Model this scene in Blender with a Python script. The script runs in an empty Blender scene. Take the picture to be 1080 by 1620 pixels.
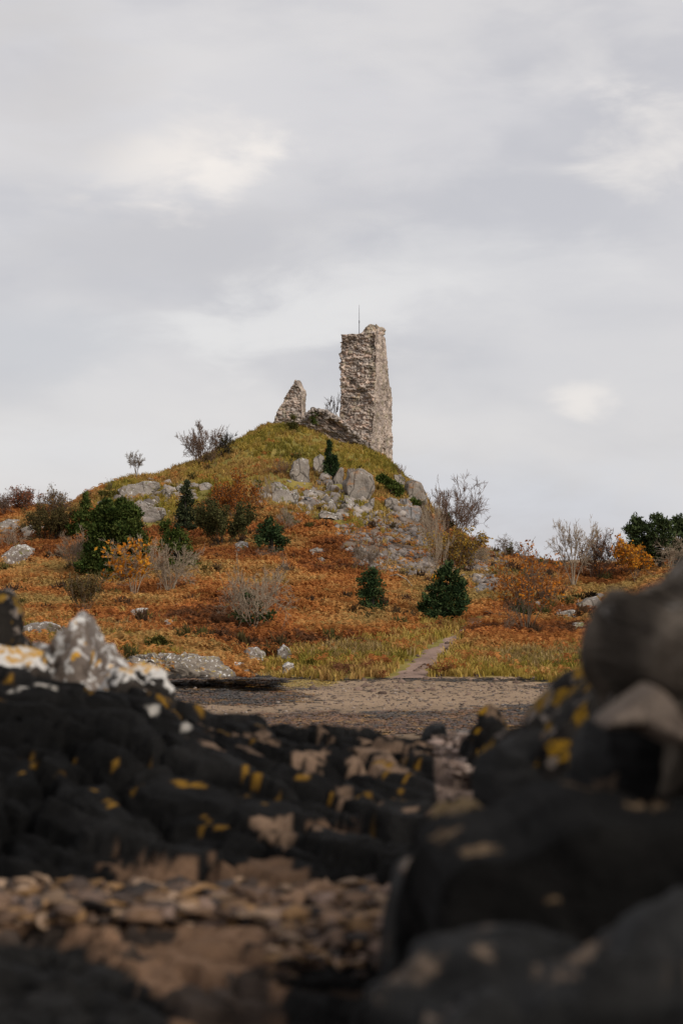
import bpy, bmesh, math, random
import numpy as np
from mathutils import Vector

# ------------------------------------------------------------------ camera, sky, sun, exposure
SC = bpy.context.scene
COL = SC.collection
F = 3150.0            # focal length in photograph pixels (70 mm on a 36 mm high frame of 1620 px)
PX0, PY0 = 540.0, 900.0
cam_d = bpy.data.cameras.new("camera")
cam = bpy.data.objects.new("camera", cam_d); COL.objects.link(cam)
cam.location = (0, 0, 0); cam.rotation_euler = (math.radians(90), 0, 0)
cam_d.sensor_fit = 'VERTICAL'; cam_d.sensor_height = 36.0; cam_d.lens = 70.0
cam_d.shift_y = 90.0 / 1620.0
cam_d.clip_start = 0.05; cam_d.clip_end = 20000
cam_d.dof.use_dof = True; cam_d.dof.focus_distance = 125.0; cam_d.dof.aperture_fstop = 2.2
SC.camera = cam
SC.view_settings.view_transform = 'Standard'
try: SC.view_settings.look = 'None'
except Exception: pass
SC.view_settings.exposure = 0.07; SC.view_settings.gamma = 1.0

SUN_DIR = Vector((0.69, -0.73, 0.63)).normalized()      # towards the sun
sun_d = bpy.data.lights.new("sun", 'SUN'); sun_d.energy = 2.5; sun_d.angle = math.radians(18); sun_d.color = (1.0, 0.93, 0.84)
sun = bpy.data.objects.new("sun", sun_d); COL.objects.link(sun)
sun.rotation_euler = SUN_DIR.to_track_quat('Z', 'Y').to_euler()

def nd(nt, typ, **kw):
    n = nt.nodes.new(typ)
    for k, v in kw.items():
        if k.startswith('i_'):
            n.inputs[int(k[2:]) if k[2:].isdigit() else k[2:].replace('_', ' ')].default_value = v
        else:
            setattr(n, k, v)
    return n

def ramp(nt, fac, lo, hi, interp='LINEAR'):
    m = nt.nodes.new('ShaderNodeMapRange'); m.interpolation_type = 'SMOOTHSTEP'
    nt.links.new(fac, m.inputs[0]); m.inputs[1].default_value = lo; m.inputs[2].default_value = hi
    m.inputs[3].default_value = 0.0; m.inputs[4].default_value = 1.0
    return m.outputs[0]

def math_n(nt, op, a, b=None):
    m = nt.nodes.new('ShaderNodeMath'); m.operation = op
    for i, v in enumerate((a, b)):
        if v is None: continue
        if isinstance(v, (int, float)): m.inputs[i].default_value = v
        else: nt.links.new(v, m.inputs[i])
    return m.outputs[0]

def mix_c(nt, fac, a, b, blend='MIX'):
    m = nt.nodes.new('ShaderNodeMix'); m.data_type = 'RGBA'; m.blend_type = blend
    for s, v in ((m.inputs[0], fac), (m.inputs[6], a), (m.inputs[7], b)):
        if isinstance(v, (int, float)): s.default_value = v
        elif isinstance(v, tuple): s.default_value = (*v[:3], 1.0)
        else: nt.links.new(v, s)
    return m.outputs[2]

def noise_n(nt, vec, scale, detail=4, rough=0.55, dist=0.0):
    n = nt.nodes.new('ShaderNodeTexNoise'); n.inputs['Scale'].default_value = scale
    n.inputs['Detail'].default_value = detail; n.inputs['Roughness'].default_value = rough; n.inputs['Distortion'].default_value = dist
    if vec is not None: nt.links.new(vec, n.inputs['Vector'])
    return n.outputs[0]

def build_world():
    w = bpy.data.worlds.new("World"); SC.world = w; w.use_nodes = True
    nt = w.node_tree; nt.nodes.clear()
    out = nd(nt, 'ShaderNodeOutputWorld'); bg = nd(nt, 'ShaderNodeBackground'); bg.inputs[1].default_value = 0.106
    nt.links.new(bg.outputs[0], out.inputs[0])
    sky = nd(nt, 'ShaderNodeTexSky'); sky.sky_type = 'NISHITA'; sky.sun_disc = False
    sky.sun_elevation = math.asin(SUN_DIR.z); sky.sun_rotation = math.atan2(SUN_DIR.x, SUN_DIR.y)
    tc = nd(nt, 'ShaderNodeTexCoord'); D = tc.outputs['Generated']
    mp = nd(nt, 'ShaderNodeMapping'); nt.links.new(D, mp.inputs[0]); mp.inputs['Scale'].default_value = (1.0, 1.0, 2.6)
    mp.inputs['Location'].default_value = (3.1, 0.4, 1.7); mp.inputs['Rotation'].default_value = (0, math.radians(12), 0)
    v = mp.outputs[0]
    n1 = noise_n(nt, v, 5.0, 5, 0.5, 0.25)
    n2 = noise_n(nt, v, 15.0, 7, 0.55, 0.3)
    n3 = noise_n(nt, v, 2.2, 3, 0.5, 0.0)
    base = mix_c(nt, ramp(nt, n1, 0.36, 0.66), (5.15, 5.15, 5.5), (6.5, 6.4, 6.55))
    base = mix_c(nt, math_n(nt, 'MULTIPLY', ramp(nt, n2, 0.40, 0.72), 0.35), base, (7.1, 6.9, 6.85))
    base = mix_c(nt, math_n(nt, 'MULTIPLY', ramp(nt, n3, 0.45, 0.70), 0.4), base, (5.5, 5.55, 5.95))
    def blob(px, py, rx, ry, col, amt, edge=0.55, rot=0.0, ns=0.9):
        nonlocal base
        c = Vector(((px - PX0) / F, 1, (PY0 - py) / F)).normalized()
        sub = nd(nt, 'ShaderNodeVectorMath', operation='SUBTRACT'); nt.links.new(D, sub.inputs[0]); sub.inputs[1].default_value = c
        m = nd(nt, 'ShaderNodeMapping'); m.vector_type = 'POINT'; nt.links.new(sub.outputs[0], m.inputs[0])
        m.inputs['Rotation'].default_value = (0, math.radians(rot), 0)
        m2 = nd(nt, 'ShaderNodeVectorMath', operation='MULTIPLY'); nt.links.new(m.outputs[0], m2.inputs[0])
        m2.inputs[1].default_value = (F / rx, 1.0, F / ry)
        ln = nd(nt, 'ShaderNodeVectorMath', operation='LENGTH'); nt.links.new(m2.outputs[0], ln.inputs[0])
        d = math_n(nt, 'ADD', ln.outputs['Value'], math_n(nt, 'MULTIPLY', math_n(nt, 'SUBTRACT', n2, 0.5), -2.4 * ns))
        f = math_n(nt, 'MULTIPLY', math_n(nt, 'SUBTRACT', 1.0, ramp(nt, d, edge, 1.15)), amt)
        base = mix_c(nt, f, base, col)
    # darker grey bands, then the cream breaks in the cloud
    blob(300, 395, 330, 85, (5.3, 5.25, 5.5), 0.85, 0.1, 6)
    blob(60, 560, 260, 90, (5.25, 5.35, 5.75), 0.7, 0.1, 0)
    blob(620, 190, 360, 110, (6.5, 6.4, 6.6), 0.5, 0.0, 0)
    blob(460, 510, 270, 75, (7.4, 7.35, 7.4), 0.75, 0.15, 12, 1.2)
    blob(720, 420, 330, 90, (6.9, 6.85, 6.95), 0.6, 0.0, 0)
    blob(540, 60, 600, 90, (6.9, 6.75, 6.75), 0.5, 0.0, 0)
    blob(900, 800, 420, 110, (5.9, 6.1, 6.7), 0.75, 0.0, 0)
    blob(120, 720, 260, 60, (6.7, 6.75, 7.05), 0.5, 0.0, 0)
    blob(290, 240, 170, 80, (8.3, 7.85, 7.45), 0.8, 0.1, 18)
    blob(345, 270, 110, 50, (8.8, 8.3, 7.85), 0.65, 0.2, 22, 1.4)
    blob(1010, 240, 120, 85, (8.1, 7.75, 7.45), 0.65, 0.05, 0, 1.3)
    blob(915, 640, 60, 38, (8.4, 7.95, 7.6), 0.6, -0.25, -15, 1.6)
    blob(90, 160, 170, 150, (5.7, 5.5, 5.5), 0.55, 0.0, 0)
    blob(30, 30, 170, 70, (5.6, 5.45, 5.45), 0.5, 0.0, 0)
    base = mix_c(nt, 1.0, base, (1.005, 0.992, 0.978), 'MULTIPLY')
    # below the horizon and overhead keep the plain sky in the mix so light keeps a little blue
    f = nd(nt, 'ShaderNodeMix'); f.data_type = 'RGBA'; f.inputs[0].default_value = 0.93
    nt.links.new(sky.outputs[0], f.inputs[6]); nt.links.new(base, f.inputs[7])
    nt.links.new(f.outputs[2], bg.inputs[0])
build_world()

# ------------------------------------------------------------------ helpers
rng = np.random.default_rng(7)
_perm = np.random.default_rng(3).random(65536)

def vnoise(p, seed=0):
    p = np.asarray(p, dtype=np.float64)
    i = np.floor(p).astype(np.int64); f = p - i; f = f * f * (3 - 2 * f)
    def h(a, b, c):
        k = (a * 374761393 + b * 668265263 + c * 2147483647 + seed * 974711) & 0x7fffffff
        k = ((k ^ (k >> 13)) * 1274126177) & 0x7fffffff
        return _perm[(k ^ (k >> 16)) & 65535]
    x, y, z = i[:, 0], i[:, 1], i[:, 2]; r = 0
    for dx in (0, 1):
        wx = f[:, 0] if dx else 1 - f[:, 0]
        for dy in (0, 1):
            wy = f[:, 1] if dy else 1 - f[:, 1]
            for dz in (0, 1):
                wz = f[:, 2] if dz else 1 - f[:, 2]
                r = r + wx * wy * wz * h(x + dx, y + dy, z + dz)
    return r * 2 - 1

def fbm(p, oct=4, seed=0, gain=0.5, lac=2.03):
    p = np.asarray(p, dtype=np.float64); a, s, t = 1.0, 0.0, 0.0
    for o in range(oct):
        s = s + a * vnoise(p, seed + o * 17); t += a; a *= gain; p = p * lac + 11.3
    return s / t

def cell2(p, seed=0):
    """jittered cells in 2-D: a random number per cell and the distance to the cell's edge"""
    i = np.floor(p).astype(np.int64); f1 = np.full(len(p), 9.0); f2 = np.full(len(p), 9.0); cid = np.zeros(len(p))
    for dx in (-1, 0, 1):
        for dy in (-1, 0, 1):
            a, b = i[:, 0] + dx, i[:, 1] + dy; k = (a * 374761393 + b * 668265263 + seed * 974711) & 0x7fffffff; k = ((k ^ (k >> 13)) * 1274126177) & 0x7fffffff; k ^= k >> 16
            jx, jy, v = _perm[k & 65535], _perm[(k * 7 + 13) & 65535], _perm[(k * 31 + 101) & 65535]
            d = np.hypot(a + 0.15 + 0.7 * jx - p[:, 0], b + 0.2 + 0.6 * jy - p[:, 1]); nearer = d < f1
            f2 = np.where(nearer, f1, np.minimum(f2, d)); cid = np.where(nearer, v, cid); f1 = np.where(nearer, d, f1)
    return cid, f2 - f1

def ss(a, b, x):
    t = np.clip((x - a) / (b - a), 0, 1); return t * t * (3 - 2 * t)

def inpoly(px, py, poly):
    px = np.asarray(px, float); py = np.asarray(py, float); r = np.zeros(px.shape, bool); n = len(poly); j = n - 1
    for i in range(n):
        xi, yi = poly[i]; xj, yj = poly[j]
        if yi != yj:
            r ^= ((yi > py) != (yj > py)) & (px < (xj - xi) * (py - yi) / (yj - yi) + xi)
        j = i
    return r

def mesh_obj(name, V, Fc, mat, parent=None, loc=(0, 0, 0), colors=None, smooth=False):
    """one mesh object from numpy arrays; Fc is an (n,3) or (n,4) index array, or a list of such arrays"""
    V = np.asarray(V, dtype=np.float32).reshape(-1, 3)
    Fl = Fc if isinstance(Fc, (list, tuple)) else [Fc]
    Fl = [np.asarray(f, dtype=np.int32) for f in Fl if len(f)]
    me = bpy.data.meshes.new(name)
    me.vertices.add(len(V)); me.vertices.foreach_set('co', V.ravel())
    loops = np.concatenate([f.ravel() for f in Fl]); tot = np.concatenate([np.full(len(f), f.shape[1], np.int32) for f in Fl])
    start = np.concatenate([[0], np.cumsum(tot)[:-1]]).astype(np.int32)
    me.loops.add(len(loops)); me.loops.foreach_set('vertex_index', loops)
    me.polygons.add(len(tot)); me.polygons.foreach_set('loop_start', start); me.polygons.foreach_set('loop_total', tot)
    if smooth: me.polygons.foreach_set('use_smooth', np.ones(len(tot), bool))
    if colors is not None:
        at = me.color_attributes.new('Col', 'FLOAT_COLOR', 'POINT')
        c = np.ones((len(V), 4), np.float32); c[:, :3] = np.clip(colors, 0, 1); at.data.foreach_set('color', c.ravel())
    me.update(calc_edges=True); me.validate()
    me.materials.append(mat)
    o = bpy.data.objects.new(name, me); COL.objects.link(o); o.location = loc
    if parent is not None: o.parent = parent
    return o

def tag(o, label=None, cat=None, group=None, kind=None):
    if label: o['label'] = label
    if cat: o['category'] = cat
    if group: o['group'] = group
    if kind: o['kind'] = kind
    return o

def empty(name, loc, label, cat, group=None):
    o = bpy.data.objects.new(name, None); COL.objects.link(o); o.location = loc; o.empty_display_size = 0.3
    return tag(o, label, cat, group)

# ------------------------------------------------------------------ materials
def new_mat(name):
    m = bpy.data.materials.new(name); m.use_nodes = True; nt = m.node_tree; nt.nodes.clear()
    out = nd(nt, 'ShaderNodeOutputMaterial'); return m, nt, out

def principled(nt, out, rough=0.9, spec=0.2):
    b = nd(nt, 'ShaderNodeBsdfPrincipled'); b.inputs['Roughness'].default_value = rough
    b.inputs['Specular IOR Level'].default_value = spec
    nt.links.new(b.outputs[0], out.inputs[0]); return b

def mat_leaf(name, transl=0.25, var=0.35, scale=3.0):
    m, nt, out = new_mat(name)
    a = nd(nt, 'ShaderNodeAttribute', attribute_name='Col')
    tc = nd(nt, 'ShaderNodeTexCoord')
    n = noise_n(nt, tc.outputs['Object'], scale, 3)
    k = math_n(nt, 'ADD', math_n(nt, 'MULTIPLY', n, 2 * var), 1 - var)
    mul = nd(nt, 'ShaderNodeVectorMath', operation='SCALE'); nt.links.new(a.outputs['Color'], mul.inputs[0]); nt.links.new(k, mul.inputs['Scale'])
    d = nd(nt, 'ShaderNodeBsdfDiffuse'); t = nd(nt, 'ShaderNodeBsdfTranslucent')
    nt.links.new(mul.outputs[0], d.inputs[0]); nt.links.new(mul.outputs[0], t.inputs[0])
    mx = nd(nt, 'ShaderNodeMixShader'); mx.inputs[0].default_value = transl
    nt.links.new(d.outputs[0], mx.inputs[1]); nt.links.new(t.outputs[0], mx.inputs[2]); nt.links.new(mx.outputs[0], out.inputs[0])
    return m

def mat_bark(name, c1, c2):
    m, nt, out = new_mat(name); b = principled(nt, out, 0.9, 0.1)
    tc = nd(nt, 'ShaderNodeTexCoord')
    c = mix_c(nt, ramp(nt, noise_n(nt, tc.outputs['Object'], 6, 4), 0.35, 0.65), c1, c2)
    nt.links.new(c, b.inputs['Base Color']); return m

def mat_col(name, rough=0.9, scale=8.0, var=0.3, bump=0.3, bscale=20.0, spec=0.15):
    """vertex colour times fine grain, with bump"""
    m, nt, out = new_mat(name); b = principled(nt, out, rough, spec)
    a = nd(nt, 'ShaderNodeAttribute', attribute_name='Col'); tc = nd(nt, 'ShaderNodeTexCoord')
    n = noise_n(nt, tc.outputs['Object'], scale, 6, 0.65)
    k = math_n(nt, 'ADD', math_n(nt, 'MULTIPLY', n, 2 * var), 1 - var)
    mul = nd(nt, 'ShaderNodeVectorMath', operation='SCALE'); nt.links.new(a.outputs['Color'], mul.inputs[0]); nt.links.new(k, mul.inputs['Scale'])
    nt.links.new(mul.outputs[0], b.inputs['Base Color'])
    bp = nd(nt, 'ShaderNodeBump'); bp.inputs['Strength'].default_value = bump; bp.inputs['Distance'].default_value = 0.05
    nt.links.new(noise_n(nt, tc.outputs['Object'], bscale, 5, 0.6), bp.inputs['Height']); nt.links.new(bp.outputs[0], b.inputs['Normal'])
    return m

def mat_rock(name, c1, c2, scale=1.0, white=0.0, yellow=0.0, pink=0.0, moss=0.0, stain=0.0, rough=0.85, spec=0.2, bump=0.5, up=0.35,
             wcol=(0.62, 0.60, 0.57), ycol=(0.50, 0.27, 0.02), pcol=(0.30, 0.19, 0.13), streak=1.0, offs=0.0, dark=0.35, cracks=0.0, ros=False, capw=False):
    m, nt, out = new_mat(name); b = principled(nt, out, rough, spec)
    tc = nd(nt, 'ShaderNodeTexCoord'); mp = nd(nt, 'ShaderNodeMapping'); nt.links.new(tc.outputs['Object'], mp.inputs[0])
    mp.inputs['Location'].default_value = (offs, offs * 0.7, offs * 1.3)
    v = mp.outputs[0]
    ms = nd(nt, 'ShaderNodeMapping'); nt.links.new(v, ms.inputs[0]); ms.inputs['Scale'].default_value = (1, 1, streak)
    nA = noise_n(nt, ms.outputs[0], 1.6 * scale, 6, 0.6, 0.4); nB = noise_n(nt, v, 9 * scale, 6, 0.65)
    c = mix_c(nt, ramp(nt, nA, 0.35, 0.66), c1, c2)
    c = mix_c(nt, math_n(nt, 'MULTIPLY', ramp(nt, nB, 0.5, 0.75), dark), c, tuple(x * 0.3 for x in c1))
    g = nd(nt, 'ShaderNodeNewGeometry'); sx = nd(nt, 'ShaderNodeSeparateXYZ'); nt.links.new(g.outputs['Normal'], sx.inputs[0])
    if cracks:
        mv = nd(nt, 'ShaderNodeMapping'); nt.links.new(v, mv.inputs[0]); mv.inputs['Scale'].default_value = (1, 1, 0.7); mv.inputs['Rotation'].default_value = (0.2, 0.5, 0.1)
        nv = nt.nodes.new('ShaderNodeTexNoise'); nv.inputs['Scale'].default_value = 1.4 * scale; nt.links.new(mv.outputs[0], nv.inputs['Vector'])
        av = nd(nt, 'ShaderNodeVectorMath', operation='MULTIPLY_ADD'); nt.links.new(nv.outputs['Color'], av.inputs[0]); av.inputs[1].default_value = (0.5, 0.5, 0.5); nt.links.new(mv.outputs[0], av.inputs[2])
        vo = nt.nodes.new('ShaderNodeTexVoronoi'); vo.feature = 'DISTANCE_TO_EDGE'; vo.inputs['Scale'].default_value = cracks * scale; nt.links.new(av.outputs[0], vo.inputs['Vector'])
        ck = math_n(nt, 'SUBTRACT', 1.0, ramp(nt, vo.outputs['Distance'], 0.005, 0.045)); c = mix_c(nt, math_n(nt, 'MULTIPLY', ck, 0.75), c, (0.05, 0.042, 0.032))
    upf = math_n(nt, 'MULTIPLY', sx.outputs[2], up)
    def patch(amt, sc, col, off, soft=0.035, usecl=True, plain=False):
        nonlocal c
        if ros and usecl and not plain:
            mo = nd(nt, 'ShaderNodeMapping'); nt.links.new(v, mo.inputs[0]); mo.inputs['Location'].default_value = (off, off * 1.7, off * 0.6)
            nz = nt.nodes.new('ShaderNodeTexNoise'); nz.inputs['Scale'].default_value = sc * 2.2; nz.inputs['Detail'].default_value = 5; nt.links.new(mo.outputs[0], nz.inputs['Vector'])
            av = nd(nt, 'ShaderNodeVectorMath', operation='MULTIPLY_ADD'); nt.links.new(nz.outputs['Color'], av.inputs[0]); av.inputs[1].default_value = (0.8 / sc,) * 3; nt.links.new(mo.outputs[0], av.inputs[2])
            vo = nt.nodes.new('ShaderNodeTexVoronoi'); vo.inputs['Scale'].default_value = sc; nt.links.new(av.outputs[0], vo.inputs['Vector'])
            sp = nd(nt, 'ShaderNodeSeparateColor'); nt.links.new(vo.outputs['Color'], sp.inputs[0])
            big = noise_n(nt, mo.outputs[0], sc * 0.22, 3, 0.5)
            th = math_n(nt, 'MULTIPLY', ramp(nt, math_n(nt, 'ADD', math_n(nt, 'ADD', sp.outputs[0], math_n(nt, 'MULTIPLY', upf, 0.35)), math_n(nt, 'SUBTRACT', big, 0.5)), 1.0 - amt, 1.25 - amt * 0.5), 0.62)
            m = ramp(nt, math_n(nt, 'SUBTRACT', th, vo.outputs['Distance']), 0.0, 0.10)
            m = math_n(nt, 'MULTIPLY', m, ramp(nt, noise_n(nt, mo.outputs[0], sc * 5, 4, 0.7), 0.36, 0.52))
            c = mix_c(nt, m, c, col); return
        mo = nd(nt, 'ShaderNodeMapping'); nt.links.new(v, mo.inputs[0]); mo.inputs['Location'].default_value = (off, off * 1.7, off * 0.6)
        p = noise_n(nt, mo.outputs[0], sc, 5, 0.6, 0.6)
        p = math_n(nt, 'ADD', p, math_n(nt, 'MULTIPLY', upf, 0.22 if usecl else 0.05))
        th = 0.73 - 0.25 * amt
        c = mix_c(nt, ramp(nt, p, th - soft, th + soft), c, col)
    if pink: patch(pink, 3.2 * scale, pcol, 31.0, 0.06)
    if stain: patch(stain, 1.3 * scale, (0.30, 0.15, 0.06), 5.0, 0.1, False)
    if white: patch(white, 6.0 * scale, wcol, 13.0, 0.04, plain=capw)
    if yellow: patch(yellow, 4.5 * scale, ycol, 47.0, 0.05)
    if moss: patch(moss, 2.5 * scale, (0.14, 0.13, 0.03), 71.0, 0.06)
    nt.links.new(c, b.inputs['Base Color'])
    bp = nd(nt, 'ShaderNodeBump'); bp.inputs['Strength'].default_value = bump; bp.inputs['Distance'].default_value = 0.12 / scale
    h = math_n(nt, 'ADD', noise_n(nt, ms.outputs[0], 4 * scale, 8, 0.65), math_n(nt, 'MULTIPLY', nB, 0.5))
    nt.links.new(h, bp.inputs['Height']); nt.links.new(bp.outputs[0], b.inputs['Normal'])
    return m

M = {}
M['bracken'] = mat_leaf('bracken_fronds', 0.45, 0.25, 1.2)
M['grass'] = mat_leaf('grass_blades', 0.3, 0.3, 1.5)
M['leaf'] = mat_leaf('leaves', 0.2, 0.3, 4.0)
M['needles'] = mat_leaf('dark_needles', 0.1, 0.35, 4.0)
M['bark_pale'] = mat_bark('pale_bark', (0.36, 0.285, 0.205), (0.22, 0.17, 0.12))
M['bark_grey'] = mat_bark('grey_bark', (0.20, 0.15, 0.105), (0.12, 0.09, 0.065))
M['bark_red'] = mat_bark('reddish_twigs', (0.18, 0.11, 0.075), (0.11, 0.075, 0.055))
M['bark_dark'] = mat_bark('dark_bark', (0.06, 0.05, 0.04), (0.03, 0.026, 0.022))
M['ground'] = mat_col('ground_soil', 0.95, 5.0, 0.45, 0.6, 8.0, 0.05)
M['stones'] = mat_col('loose_stones', 0.85, 6.0, 0.3, 0.4, 15.0)
M['masonry'] = mat_col('old_masonry', 0.92, 7.0, 0.4, 0.8, 14.0, 0.05)
M['weed'] = mat_col('seaweed', 0.5, 6.0, 0.4, 0.3, 12.0, 0.3)

# ------------------------------------------------------------------ terrain
NEAR = [(-40, -1.9), (0, -1.5), (4, -1.36), (7, -1.34), (9, -1.45), (12, -1.7), (18, -2.35), (28, -3.05), (40, -3.55), (46, -3.55), (54, -3.5)]
COLS = {
 -150: [(62,1066),(75,1002),(90,950),(105,900),(118,852),(126,832),(135,832),(160,872),(200,897)],
 0:   [(62,1065),(75,1000),(90,950),(105,897),(117,848),(124,818),(131,812),(145,838),(170,874)],
 100: [(62,1060),(72,1010),(88,955),(103,900),(116,850),(123,818),(130,808),(140,822),(170,866)],
 150: [(62,1054),(70,1015),(85,960),(100,905),(113,850),(120,805),(126,785),(133,781),(145,802),(170,855)],
 200: [(62,1050),(70,1015),(85,960),(100,905),(113,850),(120,803),(127,774),(135,767),(150,788),(175,845)],
 250: [(62,1050),(70,1012),(85,960),(100,905),(113,853),(121,806),(129,772),(138,757),(152,772),(180,838)],
 300: [(62,1056),(70,1015),(85,958),(100,902),(113,850),(124,796),(133,760),(142,740),(155,747),(185,832)],
 350: [(62,1068),(72,1012),(86,958),(100,900),(114,845),(125,788),(136,746),(145,716),(158,722),(190,822)],
 400: [(62,1082),(66,1060),(74,1015),(88,955),(102,895),(116,835),(127,772),(138,724),(147,688),(160,692),(195,812)],
 430: [(62,1081),(66,1058),(74,1014),(88,953),(102,893),(116,833),(127,774),(139,716),(149,674),(160,680),(195,808)],
 480: [(62,1078),(68,1044),(76,1008),(90,950),(104,890),(117,830),(127,782),(139,727),(150,684),(162,692),(198,812)],
 530: [(62,1076),(69,1040),(76,1008),(90,947),(104,887),(117,826),(128,776),(140,730),(151,694),(163,706),(198,818)],
 585: [(62,1072),(70,1034),(77,1005),(90,950),(104,890),(117,832),(128,782),(138,747),(149,717),(158,724),(172,765),(200,842)],
 620: [(62,1071),(70,1034),(78,1002),(90,952),(104,897),(117,842),(128,792),(138,756),(147,738),(155,752),(170,802),(200,862)],
 660: [(62,1071),(70,1035),(80,996),(92,952),(106,897),(118,848),(128,808),(137,776),(144,778),(156,832),(180,882)],
 690: [(62,1071),(70,1036),(80,997),(92,953),(106,902),(118,858),(127,826),(133,812),(140,832),(155,872),(190,897)],
 740: [(62,1072),(70,1038),(80,1001),(92,957),(104,917),(114,882),(121,862),(127,862),(140,886),(200,901)],
 790: [(62,1074),(70,1040),(80,1003),(92,960),(104,917),(112,889),(118,883),(126,892),(150,903)],
 850: [(62,1078),(70,1042),(80,1008),(92,962),(104,920),(113,899),(120,897),(130,905)],
 900: [(62,1080),(70,1045),(80,1008),(92,965),(104,924),(114,905),(122,905),(135,910)],
 960: [(62,1080),(70,1045),(80,1006),(92,965),(104,926),(114,906),(122,907),(140,912)],
 1040:[(62,1080),(70,1045),(80,1005),(90,962),(100,922),(110,898),(118,895),(132,903)],
 1250:[(62,1080),(70,1045),(80,1004),(90,960),(100,920),(110,896),(118,893),(132,902)],
}
def pchip(x, y, xq):
    x = np.asarray(x, float); y = np.asarray(y, float); h = np.diff(x); d = np.diff(y, axis=0)
    dl = d / (h if y.ndim == 1 else h[:, None])
    m = np.zeros_like(y); a, b = dl[:-1], dl[1:]
    with np.errstate(divide='ignore', invalid='ignore'):
        hm = np.where(a * b > 0, 2 * a * b / (a + b), 0)
    m[1:-1] = np.nan_to_num(hm); m[0] = dl[0]; m[-1] = dl[-1]
    k = np.clip(np.searchsorted(x, xq) - 1, 0, len(x) - 2); hh = h[k]; t = (xq - x[k]) / hh
    if y.ndim > 1: hh = hh[:, None]; t = t[:, None]
    return ((1 + 2 * t) * (1 - t) ** 2 * y[k] + t * (1 - t) ** 2 * hh * m[k] + t * t * (3 - 2 * t) * y[k + 1] + t * t * (t - 1) * hh * m[k + 1])
_YG = np.arange(-40, 420.01, 0.25)
_tab = []
for u, prof in sorted(COLS.items()):
    pts = list(NEAR) + [(Y, (PY0 - py) / F * Y) for Y, py in prof]
    pts += [(max(prof[-1][0] + 60, 260), -3.0), (420, -6.0)]
    _tab.append(pchip([p[0] for p in pts], [p[1] for p in pts], _YG))
_UG = np.arange(-150, 1250.1, 5.0)
TAB = pchip(np.array(sorted(COLS)), np.array(_tab), _UG)        # (u, Y)

def ground(x, y, rough=True):
    x = np.atleast_1d(np.asarray(x, float)); y = np.atleast_1d(np.asarray(y, float))
    x, y = np.broadcast_arrays(x, y)
    u = np.clip(PX0 + x / np.maximum(y, 5.0) * F, -150, 1250)
    fu = np.clip((u + 150) / 5.0, 0, len(_UG) - 1.001); fy = np.clip((y + 40) / 0.25, 0, len(_YG) - 1.001)
    iu = fu.astype(int); iy = fy.astype(int); a = fu - iu; b = fy - iy
    z = (TAB[iu, iy] * (1 - a) + TAB[iu + 1, iy] * a) * (1 - b) + (TAB[iu, iy + 1] * (1 - a) + TAB[iu + 1, iy + 1] * a) * b
    if rough:
        p = np.stack([x, y, np.zeros_like(x)], -1)
        k = ss(58, 68, y)
        z = z + k * ((0.22 + 0.28 * ss(100, 125, y)) * fbm(p * 0.35, 3, 5) + 0.10 * fbm(p * 1.1, 3, 9)) + (1 - k) * 0.03 * fbm(p * 0.8, 4, 2)
    return z

def hit(px, py, y0=40.0, y1=165.0):
    """where the line of sight through a photograph pixel meets the ground"""
    Y = np.arange(y0, y1, 0.1); x = (px - PX0) / F * Y; zr = (PY0 - py) / F * Y
    d = zr - ground(x, Y); k = np.nonzero(d <= 0)[0]
    i = k[0] if len(k) else int(np.argmin(d / Y))
    return np.array([x[i], Y[i], float(ground(x[i], Y[i])[0])])

def pix(x, y, z):
    y = np.maximum(y, 0.5); return PX0 + x / y * F, PY0 - z / y * F

# zones, as outlines on the hillside
HILLGRASS = [(150,835),(260,832),(330,800),(385,775),(410,775),(425,800),(500,815),(560,838),(640,815),(690,812),(700,640),(430,640),(330,700),(160,745)]
SCREE = [(528,832),(560,826),(590,812),(640,806),(668,828),(680,870),(705,905),(650,918),(600,912),(560,895),(545,862)]
SCREE2 = [(735,880),(765,868),(800,878),(795,912),(782,942),(750,945),(740,915)]
SHOREGRASS = [(405,1050),(470,1025),(560,1015),(640,1000),(700,955),(735,950),(725,1010),(760,1035),(850,1030),(960,1020),(1100,1030),(1100,1090),(880,1092),(640,1082),(480,1080),(405,1082)]
LOWGRASS = [(-200,975),(150,985),(240,1000),(300,1030),(240,1060),(-200,1075)]
PATH = [(648,1074,56),(658,1060,50),(670,1049,45),(683,1037,40),(696,1026,34),(711,1016,26),(722,1006,12),(735,994,10),(748,986,14),(770,982,9)]
def path_dist(px, py):
    d = np.full(np.shape(px), 1e9)
    for (x0, y0, w0), (x1, y1, w1) in zip(PATH[:-1], PATH[1:]):
        dx, dy = x1 - x0, (y1 - y0); t = np.clip(((px - x0) * dx + (py - y0) * dy) / (dx * dx + dy * dy), 0, 1)
        q = np.hypot(px - x0 - t * dx, (py - y0 - t * dy) * 1.6) - (w0 + (w1 - w0) * t) * 0.5
        d = np.minimum(d, q)
    return d

def zones(x, y, z):
    px, py = pix(x, y, z)
    p3 = np.stack([x * 0.25, y * 0.25, np.zeros_like(x)], -1)
    jx = 26 * fbm(p3, 3, 31); jy = 18 * fbm(p3, 3, 32)
    qx, qy = px + jx, py + jy
    land = y > 58
    hg = inpoly(qx, qy, HILLGRASS) & land
    sc = (inpoly(px + jx * .4, py + jy * .4, SCREE) | inpoly(px + jx * .4, py + jy * .4, SCREE2)) & land
    sg = inpoly(px + jx * .5, py + jy * .6, SHOREGRASS) & land
    lg = inpoly(qx, qy, LOWGRASS) & land
    beach = (y < 58) | (py > 1073 + 14 * fbm(p3 * 1.6, 4, 77) + np.where(px < 420, (px - 420) * 0.0, 0) + np.where(px > 700, (px - 700) * 0.05, 0))
    return px, py, hg, sc, sg, lg, beach

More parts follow.
